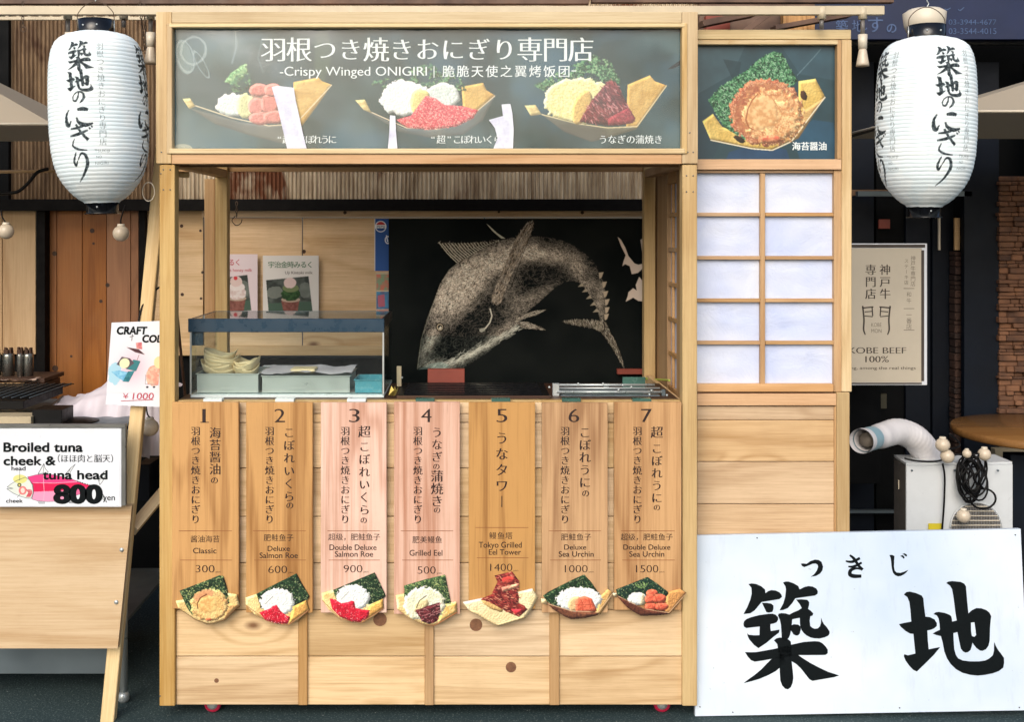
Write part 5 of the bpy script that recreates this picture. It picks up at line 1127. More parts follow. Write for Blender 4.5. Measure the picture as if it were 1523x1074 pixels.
def boat_mesh(name, c, rx, ry, hh, rot, tilt, parent, sd):
    vs, n, m = [], 40, 5
    for j in range(m + 1):
        v = j / m
        for i in range(n):
            th = 2 * math.pi * i / n; cc, ss_ = math.cos(th), math.sin(th); sq = (abs(cc) ** 2.6 + abs(ss_) ** 2.6) ** (-1 / 2.6)
            k_ = (.70 + .30 * v ** .7) * (1 + .03 * math.sin(th * 3 + sd) * v) if j else 0
            z_ = hh * v * (1 + .22 * v * math.cos(2 * th) + .10 * v * math.sin(3 * th + sd)) - (.001 if not j else 0)
            p = Vector((rx * sq * cc * k_, ry * sq * ss_ * k_, z_)); p = Matrix.Rotation(tilt, 3, 'Y') @ p; p = Matrix.Rotation(rot, 3, 'Z') @ p; vs.append(Vector(c) + p)
    fs = [(j * n + i, j * n + (i + 1) % n, (j + 1) * n + (i + 1) % n, (j + 1) * n + i) for j in range(m) for i in range(n)]
    o = mesh(name, vs, fs, 'cream_wood_boats', parent, True); s_ = o.modifiers.new('thickness', 'SOLIDIFY'); s_.thickness = .0012; return o
for (px0, w_, ytop, label, sd) in ((327, 28, 521, 'larger pile of nested wooden boats standing in the square tray', 3), (367, 19, 533, 'smaller pile of nested wooden boats beside the larger one', 8)):
    base = P(px0, 556, Yg + .11); T = thing('wooden_boat_stack', label, 'wooden boats', base, 'piles of wooden boats in the case'); nb = 6 if sd == 3 else 5; ht = (556 - ytop) * kg
    for i in range(nb):
        zz = base.z - .012 + (ht - .024) * i / (nb - 1)
        boat_mesh('boat', (base.x + math.sin(i * 1.7 + sd) * .003, base.y + math.cos(i) * .003, zz), w_ * kg * (.93 + .05 * math.sin(i * 2.1)), .05, .036, .12 * math.sin(i * 2.3 + sd), .07 * math.sin(i * 1.3 + sd) + (.12 if sd == 3 else -.06), T, i + sd)

# ------------------------------------------------------------------ grill and other things on the counter
T = thing('black_grill', 'long low black grill plate on the counter below the tuna banner', 'grill', (P(700, 595, .2).x, .26, cz0))
a, b = P(590, 0, .10), P(818, 0, .10)
box('body', (a.x, .10, cz0), (b.x, .40, cz0 + .008), 'black', T); box('front_edge', (a.x, .092, cz0 + .001), (b.x, .0995, cz0 + .010), 'dark_wood', T)
for i in range(7): box('ridge', (a.x + .02, .12 + i * .038, cz0 + .0082), (b.x - .02, .130 + i * .038, cz0 + .011), 'black_gloss', T)
o = pbox('red_brown_plate', 636, 691, 549, 569.5, .405, .02, 'red_block'); tag(o, 'rust red block standing on the grill under the tuna mouth', 'block')
o = pbox('red_brown_plate', 918, 965, 549, 557, .76, .02, 'red_block'); tag(o, 'thin rust red strip near the right back post', 'block')
o = pbox('shelf_behind_grill', 560, 990, 571, 640, .785, .02, 'black'); tag(o, 'black panel just below the tuna banner', 'panel')
T = thing('pale_hinge', 'cream hinged fitting on the end of the glass case', 'hinge', P(594, 575, .30)); pbox('plate', 590, 597, 545, 575, .30, .01, 'pale_cream', T); lathe('pin', P(598, 562, .295), [(.0028, 0), (.0028, .012)], 'steel', T, 10, 'Y')
vs = [P(577 + random.uniform(0, 16), 588 - random.uniform(0, 16), .10 + random.uniform(0, .02)) for _ in range(16)]
T = thing('gold_foil', 'crumpled gold foil scrap at the corner of the glass case', 'foil', P(585, 590, .11))
for i in range(5): slab('scrap', [P(578 + i * 2.4, 588, .10 + i * .004), P(582 + i * 2.6, 574 + i % 2 * 5, .105), P(586 + i * 1.5, 580, .10), P(584 + i, 589, .11)], (0, .001, 0), 'gold', T)
T = thing('roller_machine', 'low steel and clear plastic machine at the right end of the counter', 'machine', (P(905, 595, .2).x, .25, cz0))
a, b = P(828, 0, .16), P(985, 0, .16)
for (yy, zz, r) in ((.16, .012, .004), (.20, .018, .003), (.30, .014, .004)):
    tube('rod', [(a.x, yy, cz0 + zz), (b.x, yy, cz0 + zz)], r, 'steel', T, 12)
pbox('end_block', 822, 832, 571, 594, .16, .02, 'steel', T); pbox('end_block', 984, 990, 580, 594, .16, .02, 'steel_dark', T)
pbox('clear_panel', 926, 960, 561, 577, .30, .006, 'green_clip', T); pbox('bracket', 898, 906, 571, 580, .34, .01, 'steel', T)
pbox('bed', 834, 982, 588, 592, .15, .16, 'steel_dark', T)
for x, y in ((817, 576), (817, 590), (851, 583), (860, 571), (897, 571), (920, 580), (926, 573), (969, 581), (992, 588), (939, 576), (966, 587)): lathe('knob', P(x, y, .155), [(.0012, -.004), (.0035, -.003), (.0035, .004), (.0015, .006)], 'steel', T, 10, 'Y')
for i in range(3): pbox('clear_cover', 838 + i * 42, 872 + i * 42, 583, 588, .148, .01, 'glass', T, .0005)
o = tube('lime_tie', smooth_line([P(956, 562, .69), P(965, 564, .66), P(985, 565, .50), P(996, 566, .35)]), .0035, 'lime'); tag(o, 'lime green tie band round the right back post', 'band')
o = beam('pole_shadow_bar', P(262, 452, .30), P(276, 596, .42), .008, .008, 'dark_wood'); tag(o, 'shadow of the leaning pole made as a thin dark bar inside the left stall post', 'stick')  # dark bar standing in for the cast shadow of the leaning pole
o = tube('wooden_dowel', [P(258, 259, .1), P(281, 260, .1)], .009, 'post_wood'); tag(o, 'short round peg sticking from the left stall post', 'peg')

# ------------------------------------------------------------------ lanterns
LH = 257; c = Canvas(0, 0, 115.2, LH, 1.5, 3, (232, 243, 246), 120)
c.put(np.ones((c.h, c.w)), (232, 247, 253), (241, 251, 254), c.nz(20))
def kan(polys, x, y, w, h, sc=760.0, ox=110, oy=240):
    for p in polys: ink.poly([(x + (u - ox) / sc * w, y + (v - oy) / sc * h) for u, v in p])
ink = Ink(); bx_ = 6
kan(CHIKU, bx_ + 2, 21, 43, 42, 650, 110, 245)
ink.poly([(bx_ + (u - 160) / 710 * 42, 63 + (v - 240) / 640 * 35) for u, v in CHI[0]], [[(bx_ + (u - 160) / 710 * 42, 63 + (v - 240) / 640 * 35) for u, v in CHI[1]]]); ink.poly([(bx_ + (u - 160) / 710 * 42, 63 + (v - 240) / 640 * 35) for u, v in CHI2])
def hs(x, y, w, h, strokes):
    for pts, ws in strokes: ink.stroke([(x + u * w, y + v * h) for u, v in pts], [q * 1.25 for q in ws])
hs(15, 95, 20, 19, [([(.55, .15), (.5, .5), (.32, .8), (.12, .7), (.15, .4), (.45, .12), (.8, .18), (.95, .5), (.8, .8), (.6, 1)], (1.6, 2.2, 2.6, 2, 1.4, 1.8, 2.4, 3.4, 2.6, 1))])
hs(4, 121, 42, 25, [([(.14, .08), (.03, .4), (.04, .85), (.12, 1.0), (.22, .7)], (1.8, 3.2, 5.4, 4, 1)), ([(.46, .08), (.66, .04), (.84, .10)], (3, 5.2, 3.6)), ([(.42, .52), (.50, .82), (.72, .98), (1.0, .88)], (2, 4.2, 5.6, 1.5))])
hs(10, 144, 34, 38, [([(.05, .18), (.4, .14), (.85, .02)], (2, 3.4, 2)), ([(.0, .45), (.4, .38), (.82, .24)], (2, 4, 2)), ([(.3, .0), (.5, .3), (.82, .62)], (3, 3, 4)), ([(.2, .55), (.1, .8), (.35, .95), (.75, 1.0)], (1.2, 2.6, 3, 1.2)), ([(.86, .12), (.93, .2)], (1.6, 2.6)), ([(.96, .06), (1.02, .14)], (1.6, 2.4))])
hs(10, 184, 26, 40, [([(.3, .0), (.1, .32), (.18, .48), (.34, .3)], (1.4, 3.4, 3, 1.2)), ([(.36, .3), (.6, .06), (.86, .14), (.92, .45), (.6, .8), (.1, 1.08)], (1.2, 2.4, 4, 4.4, 3, .8))])
c.ink(ink, (22, 34, 40), .96, .72 + .28 * (c.nz(2) > .42))
ink = Ink(); ink.vert('羽根つき焼きおにぎり専門店', 59, 24, 176, 11.5, .0, -.012); ink.fit('TSUKIJI', 46, 68, 181, 185); ink.fit('NO', 48, 56, 190, 194); ink.fit('NIGIRI', 46, 66, 199, 203)
c.ink(ink, (70, 84, 88), .8)
lq, _ = c.down(); lq = np.concatenate([lq] * 4, 1)
prof = [(0, 30), (1.5, 41), (6, 52), (14, 60.5), (28, 66.5), (48, 70), (78, 72), (118, 72.8), (152, 72.4), (178, 70.8), (198, 67.5), (214, 62.5), (228, 55), (240, 45.5), (249, 36), (254, 28), (257, 24)]
def lantern_mesh():
    h, w = lq.shape[:2]; ph = np.array(prof, float); ys_ = np.linspace(0, LH, h); r = np.interp(ys_, ph[:, 0], ph[:, 1])
    kk_ = np.ones(9) / 9; rp = np.pad(r, 4, 'edge'); r = np.convolve(rp, kk_, 'valid')
    ribp = 5.9; rb = np.abs(np.sin(math.pi * ys_ / ribp)) ** .8; r = r - .7 + .7 * rb * np.clip(ys_ / 14, .15, 1)
    th = -math.pi / 2 + np.arange(w) / w * 2 * math.pi; V = np.zeros((h, w, 3)); V[..., 0] = r[:, None] * np.cos(th)[None] * .002; V[..., 1] = r[:, None] * np.sin(th)[None] * .002; V[..., 2] = ((LH - ys_) * .002)[:, None]
    wob = (vnoise(h, w, 22, 5, 2) - .5); wob[:, -20:] = wob[:, -20:] * np.linspace(1, 0, 20) + wob[:, :1] * np.linspace(0, 1, 20); V[..., 2] += wob * .0022
    idx = np.arange(h * w).reshape(h, w); nx_ = np.roll(idx, -1, 1); q = np.stack([idx[1:], nx_[1:], nx_[:-1], idx[:-1]], -1).reshape(-1, 4)
    me = bpy.data.meshes.new('lantern_paper'); me.vertices.add(h * w); me.vertices.foreach_set('co', V.ravel().astype(np.float32)); me.loops.add(q.size); me.loops.foreach_set('vertex_index', q.ravel().astype(np.int32)); me.polygons.add(len(q)); me.polygons.foreach_set('loop_start', np.arange(0, q.size, 4, dtype=np.int32)); me.update(calc_edges=True)
    me.polygons.foreach_set('use_smooth', [True] * len(q)); at = me.color_attributes.new('print', 'FLOAT_COLOR', 'POINT'); cc = np.concatenate([lq.reshape(-1, 3) * ALB * 1.08, np.ones((h * w, 1))], 1); at.data.foreach_set('color', cc.ravel().astype(np.float32)); me.materials.append(M['lantern']); return me
LM = lantern_mesh()
def lantern(px, ytop, ybot, Y, turn, tilt, label):
    z0, z1 = P(px, ybot, Y).z, P(px, ytop, Y).z; s_ = (z1 - z0) / (LH * .002); x = P(px, 0, Y).x
    T = thing('paper_lantern', label, 'lantern', (x, Y, z0), 'white paper lanterns flanking the stall'); T.rotation_euler = (0, tilt, 0)
    o = bpy.data.objects.new('paper_body', LM); COL.objects.link(o); o.parent = T; o.rotation_euler = (0, 0, turn); o.scale = (s_,) * 3
    def loc(o_, dz): o_.location = (0, 0, dz)
    for nm, pr, mt in (('top_cap', [(.053, z1 - z0 - .006), (.054, z1 - z0 + .001), (.054, z1 - z0 + .040), (.050, z1 - z0 + .040), (.050, z1 - z0 + .002)], 'black_gloss'), ('bottom_cap', [(.046, .004), (.046, -.028), (.052, -.029), (.052, -.032), (.042, -.032), (.042, 0)], 'black_gloss')):
        lathe(nm, (x, Y, z0), pr, mt, T, 40)
    for sx_ in (-1, 1): lathe('rivet', (x + sx_ * .02, Y - .0515, z1 + .018), [(.003, -.001), (.002, .004)], 'steel', T, 8, 'Y'); tube('side_wire', [(x + sx_ * .054, Y, z1 - .004), (x + sx_ * .054, Y, z1 + .038)], .0018, 'steel', T)
    lathe('rivet', (x, Y - .0455, z0 - .012), [(.003, -.001), (.002, .004)], 'steel', T, 8, 'Y')
    tube('hanging_wire', smooth_line([(x - .054, Y, z1 + .036), (x - .052, Y, z1 + .062), (x - .03, Y, z1 + .086), (x, Y, z1 + .096), (x + .03, Y, z1 + .086), (x + .052, Y, z1 + .062), (x + .054, Y, z1 + .036)]), .0013, 'chain', T)
    tube('hook', smooth_line([(x, Y, z1 + .097), (x + .005, Y, z1 + .106), (x, Y, z1 + .116), (x - .002, Y, z1 + .14)]), .0015, 'steel', T)
    lathe('bulb_holder', (x + .004, Y, z1 + .002), [(.008, 0), (.011, .025), (.008, .045)], 'black', T, 12)
    return T
def ang_of(offpx, r): return math.asin(offpx / r)
lc = 6 + 21; th0 = -math.pi / 2 + 2 * math.pi * lc / 460.8
lantern(152, 50, 302, -.02, (-math.pi / 2 + ang_of(-26, 72)) - th0 + math.atan(548 / 1600), -.035, 'white paper lantern left of the stall, writing turned toward its left')
lantern(1375, 58, 308, .0, (-math.pi / 2 + ang_of(33, 75)) - th0 - math.atan(675 / 1600), .012, 'white paper lantern right of the side panel against the dark shop front')
o = lathe('white_globe_lamp', P(1375, 42, .32), [(.05, -.02), (.064, .01), (.068, .05), (.05, .062)], 'white_plastic', None, 24); tag(o, 'cream round fitting behind the top of the right lantern', 'lamp')

# ------------------------------------------------------------------ parasols at the two edges
def parasol(ax, ay, corner, other, lab, polex, dp):
    T = thing('market_parasol', lab, 'parasol', (polex, corner.y + .3, 0), None)
    apex = P(ax, ay, corner.y + dp / 2); c1, c2 = Vector(corner), Vector(other); c3 = c2 + Vector((0, dp, 0)); c4 = c1 + Vector((0, dp, 0))
    for (a_, b_) in ((c1, c2), (c2, c3), (c3, c4), (c4, c1)): slab('canopy_panel', [apex, a_, b_], (0, 0, -.003), 'umbrella', T)
    for a_, b_ in ((c1, c2), (c4, c1)): m_ = (b_ - a_); tube('hem', [a_ + Vector((0, 0, .002)), b_ + Vector((0, 0, .002))], .004, 'white_plastic', T)
    for a_ in (c1, c2, c3, c4): tube('rib', [apex + Vector((0, 0, -.02)), a_ + Vector((0, 0, -.012))], .007, 'grey_side', T); tube('strut', [Vector((apex.x, apex.y, apex.z - .38)), apex.lerp(a_, .55) + Vector((0, 0, -.02))], .006, 'grey_side', T)
    tube('pole', [Vector((apex.x, apex.y, 0)), apex], .019, 'grey_side', T, 14); lathe('base', (apex.x, apex.y, 0), [(.22, 0), (.22, .05), (.03, .06)], 'black', T, 24)
parasol(-210, 18, P(80, 185, .25), P(-520, 185, .25), 'beige parasol whose corner pokes in at the left edge', P(-210, 0, .55).x, .6)
parasol(1760, 50, P(1392, 166, .35), P(2130, 166, .35), 'beige parasol whose corner pokes in behind the right lantern', P(1760, 0, .85).x, 1.0)

# ------------------------------------------------------------------ left: slanted table front, signs, posts
q = [P(-60, 753, .02), P(196, 753, .02), P(175, 965, -.03), P(-60, 965, -.03)]
T = thing('plywood_table_front', 'plywood board tilted on the front of the left table under the tuna price sign', 'board', (q[2] + q[3]) / 2)
slab('board', q, Vector((0, .018, .003)), 'ply_front', T); f = onplane(q[0], q[1], q[3], .0005)
for (x, y) in ((181, 818), (173, 896)): lathe('bolt', f(x, y), [(.001, -.004), (.006, -.003), (.006, .003)], 'steel', T, 14, 'Y')
def leanpost(name, lab, p0, p1, w, th, mat='lean_wood'):
    o = beam(name, p0, p1, w, th, mat, None, .002); return tag(o, lab, 'post')
leanpost('leaning_post', 'pale timber post leaning from the ground up behind the left stall post', P(160, 1085, 0), P(243, 215, .16), .040, .030)
o = beam('timber_brace', P(196, 788, .10), P(248, 726, .30), .034, .03, 'lean_wood'); tag(o, 'short slanting timber brace between leaning post and stall', 'brace')
T = thing('stainless_table', 'stainless steel work table behind the slanted plywood', 'table', (P(60, 1045, .3).x, .5, 0))
tz = P(0, 640, .15).z
box('top', (P(-160, 0, .15).x, .12, tz - .04), (P(192, 0, .15).x, .78, tz), 'steel_dark', T)
for (x, y) in ((184, .125), (184, .72), (-150, .125), (-150, .72)): px_ = P(x, 0, .125).x; lathe('leg', (px_, y, .03), [(.012, 0), (.012, tz - .072)], 'steel', T, 16); lathe('foot', (px_, y, 0), [(.011, 0), (.017, .008), (.017, .022), (.012, .032)], 'steel', T, 16)
pbox('lower_panel', -160, 162, 940, 1003, .13, .012, 'steel_dark', T); box('lower_shelf', (P(-160, 0, .15).x, .145, .21), (P(178, 0, .15).x, .74, .222), 'steel_dark', T)
o = box('storage_crate', P(-140, 955, .45), P(150, 775, .72), 'black'); tag(o, 'dark bin under the left table', 'bin')
o = box('blue_bin', P(203, 745, .62), P(238, 680, .75), 'navy'); tag(o, 'dark blue bin seen between leaning post and stall', 'bin')

T = thing('tuna_price_sign', 'white price sign with a pink tuna diagram reading 800 yen', 'sign', P(90, 757, -.01))
Yp = -.015
pbox('sign_board', -14, 180.5, 637, 754.5, Yp, .004, 'white_sign', T); pbox('frame_rail', -18, 187, 631, 636.6, Yp - .004, .012, 'grey_frame', T); pbox('frame_stile', 180.8, 187, 637, 753, Yp - .004, .012, 'grey_frame', T); pbox('frame_stile', -18, -14.3, 637, 753, Yp - .004, .012, 'grey_frame', T)
c = Canvas(2, 688, 178, 752, 2.5, 2, None, 150); Z = lambda p: zmap(p, 6.092, 0, 620)
c.put(np.ones((c.h, c.w)), (236, 242, 250))
bod = [(250, 548), (320, 530), (400, 520), (480, 528), (560, 545), (640, 563), (700, 585), (760, 608), (830, 628), (900, 645), (830, 668), (760, 690), (700, 712), (620, 745), (540, 766), (440, 772), (340, 765), (290, 748), (306, 690), (300, 620)]
c.poly(Z(bod), (236, 66, 136)); c.put(c.mpoly(Z(bod)) & c.mpoly(Z([(200, 604), (900, 600), (900, 684), (200, 684)])), (224, 16, 84)); c.put(c.mpoly(Z(bod)) & c.mpoly(Z([(200, 686), (900, 660), (900, 800), (200, 800)])), (244, 160, 196)); c.put(c.mpoly(Z(bod)) & c.mpoly(Z([(690, 650), (780, 640), (780, 700), (690, 710)])), (230, 110, 160))
hd = [(65, 640), (100, 612), (150, 582), (230, 550), (270, 575), (296, 625), (302, 690), (285, 742), (240, 740), (180, 722), (120, 695), (62, 655), (120, 652)]
c.poly(Z(hd), (226, 234, 226)); c.put(c.mell(30, 713, 10.5, 6.6), (226, 222, 110), al=.75); c.put(c.mell(34, 730, 6, 6.5), (232, 130, 130)); c.put(c.mell(34, 730, 3, 4), (246, 220, 210)); 
for i in range(4): c.line(Z([(240 + i * 13, 660), (262 + i * 10, 690), (240 + i * 10, 730)]), 1.3, (206, 40, 70))
c.line(Z(hd + [hd[0]]), .7, (40, 60, 60)); c.line(Z(bod + [bod[0]]), .7, (60, 40, 60), .7); c.line(Z([(300, 600), (500, 604), (700, 590)]), .7, (246, 190, 210)); c.line(Z([(395, 530), (396, 600), (402, 690), (396, 766)]), .7, (246, 190, 210))
for p in ([(345, 522), (400, 425), (410, 470), (440, 505)], [(590, 528), (640, 468), (684, 432), (640, 500), (628, 548)], [(890, 560), (945, 500), (975, 500), (930, 590), (905, 620)], [(900, 660), (950, 730), (970, 780), (930, 745)]): c.poly(Z(p), (230, 236, 240)); c.line(Z(p + [p[0]]), .7, (30, 40, 44)); c.line(Z([p[0], p[1]]), .9, (30, 40, 44)); c.line(Z([((p[0][0] + p[-1][0]) / 2, (p[0][1] + p[-1][1]) / 2), p[1]]), .6, (30, 40, 44))
for i in range(6): c.line(Z([(345 + i * 11, 768), (358 + i * 10, 792)]), .7, (40, 40, 44)); c.line(Z([(618 + i * 8, 752), (632 + i * 7, 788)]), .7, (40, 40, 44))
for i in range(7): c.line(Z([(700 + i * 22, 584 + i * 7), (712 + i * 22, 594 + i * 6)]), 1.4, (20, 26, 30))
c.put(c.mell(29, 722, 3, 3), (40, 40, 30)); c.put(c.mell(29, 722, 1.6, 1.6), (220, 210, 120)); c.line(Z([(180, 495), (180, 580)]), .6, (30, 40, 40)); c.line(Z([(155, 735), (185, 700)]), .6, (30, 40, 40))
c.build('tuna_diagram', flat(Yp - .0008), 'print_matt', T)
k = Ink(); B = .032
k.fit('Broiled tuna', 5, 123, 658, 672, B, B, .72); k.fit('cheek &', 5, 83, 678, 692, B, B, .74); k.fit('tuna head', 63, 160, 699, 713, B, B, .74)
k.fit('800', 79, 153, 719, 748, .062, .05, .78); k.fit('yen', 153, 171, 737, 744.5, .01, .01, .6); k.fit('head', 17, 38, 693.5, 700, .02, .02, .74); k.fit('cheek', 9, 34, 742, 748, .02, .02, .74)
k.fit('（ほほ肉と脳天）', 86, 168, 676, 687, .0, -.015, .85)
k.build('lettering', flat(Yp - .0014), 'ink', T)

q = [P(166, 480, .050), P(250, 477, .050), P(250, 606, .050), P(157, 602, .050)]
T = thing('craft_cola_sign', 'white sign with a tilted glass drawing and pink 1000 yen price, left of the post', 'sign', (q[2] + q[3]) / 2)
slab('board', q, Vector((0, .005, 0)), 'white_sign', T); f = onplane(q[0], q[1], q[3], .0006); fa = lambda x, y: f(x, y)
c = Canvas(160, 500, 236, 585, 2, 2, (240, 240, 246), 170); Z = lambda p: zmap(p, 5.652, 0, 470)
c.put(np.exp(-((np.meshgrid(c.X, c.Yv)[0] - 196) / 22) ** 2 - ((np.meshgrid(c.X, c.Yv)[1] - 548) / 24) ** 2), (240, 190, 206), al=.8); c.put(c.mell(170, 556, 9, 16, .5, 6), (150, 214, 236), al=.7)
c.poly(Z([(1120, 230), (1170, 225), (1178, 285), (1130, 280)]), (206, 110, 116), (230, 160, 150), 4); c.poly(Z([(1042, 265), (1150, 285), (1205, 332), (1120, 310)]), (84, 50, 56)); c.line(Z([(1155, 330), (1140, 380)]), .8, (120, 90, 90)); c.poly(Z([(1110, 370), (1172, 385), (1140, 470), (1055, 450)]), (58, 128, 134)); c.poly(Z([(1070, 470), (1130, 465), (1085, 560), (1030, 555)]), (62, 140, 150), (40, 110, 124), 3)
c.poly(Z([(970, 410), (1010, 345), (1080, 360), (1120, 400), (1060, 450)]), (96, 80, 90)); c.put(c.mell(183.5, 541, 7.5, 7.5), (240, 240, 196)); c.poly(Z([(930, 470), (1000, 460), (1070, 475), (1035, 550), (990, 520)]), (156, 216, 240), (110, 180, 220), 4)
c.put(c.mell(230, 560, 13, 16, .2, 6), (240, 160, 140), (230, 196, 170)); c.put(c.mell(236, 540, 9, 9, .2, 4), (246, 226, 170)); c.line(Z([(1222, 500), (1225, 580), (1340, 585)]), .8, (150, 140, 150)); c.put(c.mell(220, 577, 2, 1.6), (60, 60, 70)); c.put(c.mell(230, 577, 2, 1.6), (60, 60, 70))
# affine map of the canvas onto the board
c.build('drink_picture', lambda x, y: (lambda o_, u_, v_: o_ + (u_ - o_) * (x - 160) / 76 + (v_ - o_) * (y - 500) / 85)(f(164.9, 500), f(240.9, 499), f(158.7, 585)), 'print_matt', T)
k = Ink(); k.fit('CRAFT', 173, 218, 485.5, 497, .055, .045, .73, shear=.12); k.fit('COLA', 211, 250, 498, 509, .055, .045, .73, shear=.12); k.line(197, 497, 196, 507, .8); k.line(193, 501, 199, 500, .8); k.build('title', lambda x, y: f(x, y) + Vector((0, -.0006, 0)), 'ink', T)
k = Ink(); k.fit('1000', 197, 228, 584, 594, .0, .0, .73, shear=.15); k.fit('¥', 183, 191, 585, 593, -.01, -.01); k.line(180, 596.5, 228, 594.5, .9); k.build('price', lambda x, y: f(x, y) + Vector((0, -.0006, 0)), 'ink_red', T)

# grill, cloth, shelf with canisters, bulbs
T = thing('bottle_shelf', 'small wooden shelf box holding the steel canisters at the far left', 'shelf', P(15, 600, .9)); pbox('front', -60, 34, 570, 590, .88, .02, 'wing_wood', T); pbox('top', -60, 66, 563, 569, .90, .2, 'dark_wood', T); pbox('side_panel', 34.5, 66, 570, 592, .90, .16, 'dark_wood', T)
for i, x in enumerate((-7, 12.5, 30, 42)):
    T = thing('steel_canister', ('leftmost steel canister with dark brush top on the small shelf', 'second steel canister from the left on the small shelf', 'third steel canister from the left on the small shelf', 'rightmost steel canister on the small shelf')[i], 'canister', P(x, 563, .96), 'canisters on the small shelf')
    r = (8, 8.5, 4.6, 7.6)[i] * .0026; hh = .098; b0 = P(x, 563, .96 + .02 * (i % 2)); lathe('can', b0, [(r, 0), (r, hh - .01), (r * .94, hh)], 'canister', T, 20)
    for j in range(9): t_ = j * 2.4; box('stick', b0 + Vector((math.cos(t_) * r * .62 - .004, math.sin(t_) * r * .62 - .004, hh - .01)), b0 + Vector((math.cos(t_) * r * .62 + .004, math.sin(t_) * r * .62 + .004, hh + .018 + .008 * math.sin(j * 3))), 'dark_wood', T)
o = crumple('paper_napkins', P(-30, 0, .88).x, P(54, 0, .88).x, .87, .10, P(0, 566, .88).z, .012, 'pink_paper', seed=9); tag(o, 'crumpled pinkish paper under the canisters', 'paper')
T = thing('wire_grill', 'black wire mesh grill on the left table', 'grill', P(30, 625, .4))
gz = tz + .075; x0_, x1_ = P(-80, 0, .4).x, P(62, 0, .4).x
for i in range(16): t_ = i / 15; tube('bar', [(x0_, .30 + .34 * t_, gz), (x1_ + .02 * t_, .30 + .34 * t_, gz + .0)], .0016, 'black', T, 5)
for i in range(12): t_ = i / 11; xx = x0_ + (x1_ - x0_) * t_; tube('cross_bar', [(xx, .30, gz + .003), (xx + .01, .64, gz + .003)], .0013, 'steel_dark', T, 5)
box('tray', (x0_, .30, gz - .035), (x1_ - .02, .64, gz - .008), 'black', T); beam('edge_bar', P(60, 617, .30), P(94, 589, .50), .006, .006, 'chain', T)
o = pbox('cream_box', -60, 46, 620, 640, .20, .08, 'pale_cream'); tag(o, 'flat cream box on the front of the left table', 'box')
o = pbox('black_box', 47.5, 92, 610, 640, .22, .10, 'black'); tag(o, 'low black box beside the cream box on the left table', 'box')
o = lathe('black_pan', P(112, 632, .30), [(.05, 0), (.075, .012), (.07, .014), (.04, .02)], 'black', None, 28); tag(o, 'round black pan half under the white cloth', 'pan')
# white cloth: a draped heap
vs, n, m = [], 40, 30; nn = vnoise(m + 1, n + 1, 7, 33, 4)
for j in range(m + 1):
    for i in range(n + 1):
        u, v = i / n, j / m; x = P(74 + 168 * u, 0, .5).x; yy = .34 + .42 * v
        ridge = tz + .01 + .105 * math.exp(-((u - .62) / .36) ** 2) * (.35 + .65 * math.sin(min(1, v * 1.4) * math.pi / 2)) + (nn[j, i] - .5) * .05
        hang = -.16 * max(0, .22 - v) / .22 * (.3 + .7 * u) if v < .22 else 0
        vs.append((x, yy + .012 * math.sin(u * 34), max(ridge + hang, .02)))
fs = [(j * (n + 1) + i, j * (n + 1) + i + 1, (j + 1) * (n + 1) + i + 1, (j + 1) * (n + 1) + i) for j in range(m) for i in range(n)]
o = mesh('white_cloth', vs, fs, 'cloth', None, True); tag(o, 'white cloth heaped on the left table behind the cola sign', 'cloth')
o = mesh('white_cloth', [P(213 + 28 * i / 6, 600 + 78 * j / 6, .34 + .01 * math.sin(i * 2.1)) for j in range(7) for i in range(7)], [(j * 7 + i, j * 7 + i + 1, (j + 1) * 7 + i + 1, (j + 1) * 7 + i) for j in range(6) for i in range(6)], 'cloth', None, True); tag(o, 'white cloth hanging between the leaning post and the stall', 'cloth')
def bulb(px, py, r, Y, lab, wire):
    k_ = (D + Y) / FPX; T = thing('string_light_bulb', lab, 'light bulb', P(px, py + r, Y), 'round bulbs of the string lights'); c = P(px, py, Y); rr = r * k_
    lathe('globe', c, [(rr * math.sin(t_), -rr * math.cos(t_)) for t_ in np.linspace(.05, 2.75, 12)], 'bulb', T, 20); lathe('cap', c + Vector((0, 0, rr * .82)), [(rr * .5, 0), (rr * .42, rr * .35)], 'white_plastic', T, 14)
    if wire: tube('wire', smooth_line([c + Vector((0, 0, rr * 1.1))] + wire), .0025, 'black', T)
    return T
bulb(9, 344, 11.5, .5, 'round frosted bulb hanging at the left edge of the picture', [P(3, 322, .5), P(2, 312, .5)])
bulb(180, 347, 12, .5, 'round frosted bulb hanging over the brown planks', [P(180, 325, .5), P(186, 305, .5)])
bulb(223, 636, 13, .18, 'round frosted bulb beside the cola sign above the white cloth', [P(219, 615, .18), P(217, 600, .18)])
o = tube('black_cable', smooth_line([P(240, 425, .12), P(226, 436, .12), P(212, 455, .10), P(206, 478, .09)]), .003, 'black'); tag(o, 'black cable looping behind the stall post above the cola sign', 'cable')
o = tube('black_cable', smooth_line([P(208, 603, .12), P(196, 622, .12), P(188, 640, .10)]), .003, 'black'); tag(o, 'black cable end under the cola sign', 'cable')
o = tube('white_hoop', [P(221 + 9 * math.cos(a_), 285 + 14 * math.sin(a_), .03) for a_ in np.linspace(0, 6.28, 21)[:-1]], .0016, 'white_plastic', closed=True); tag(o, 'thin white wire hoop beside the left stall post', 'hoop')

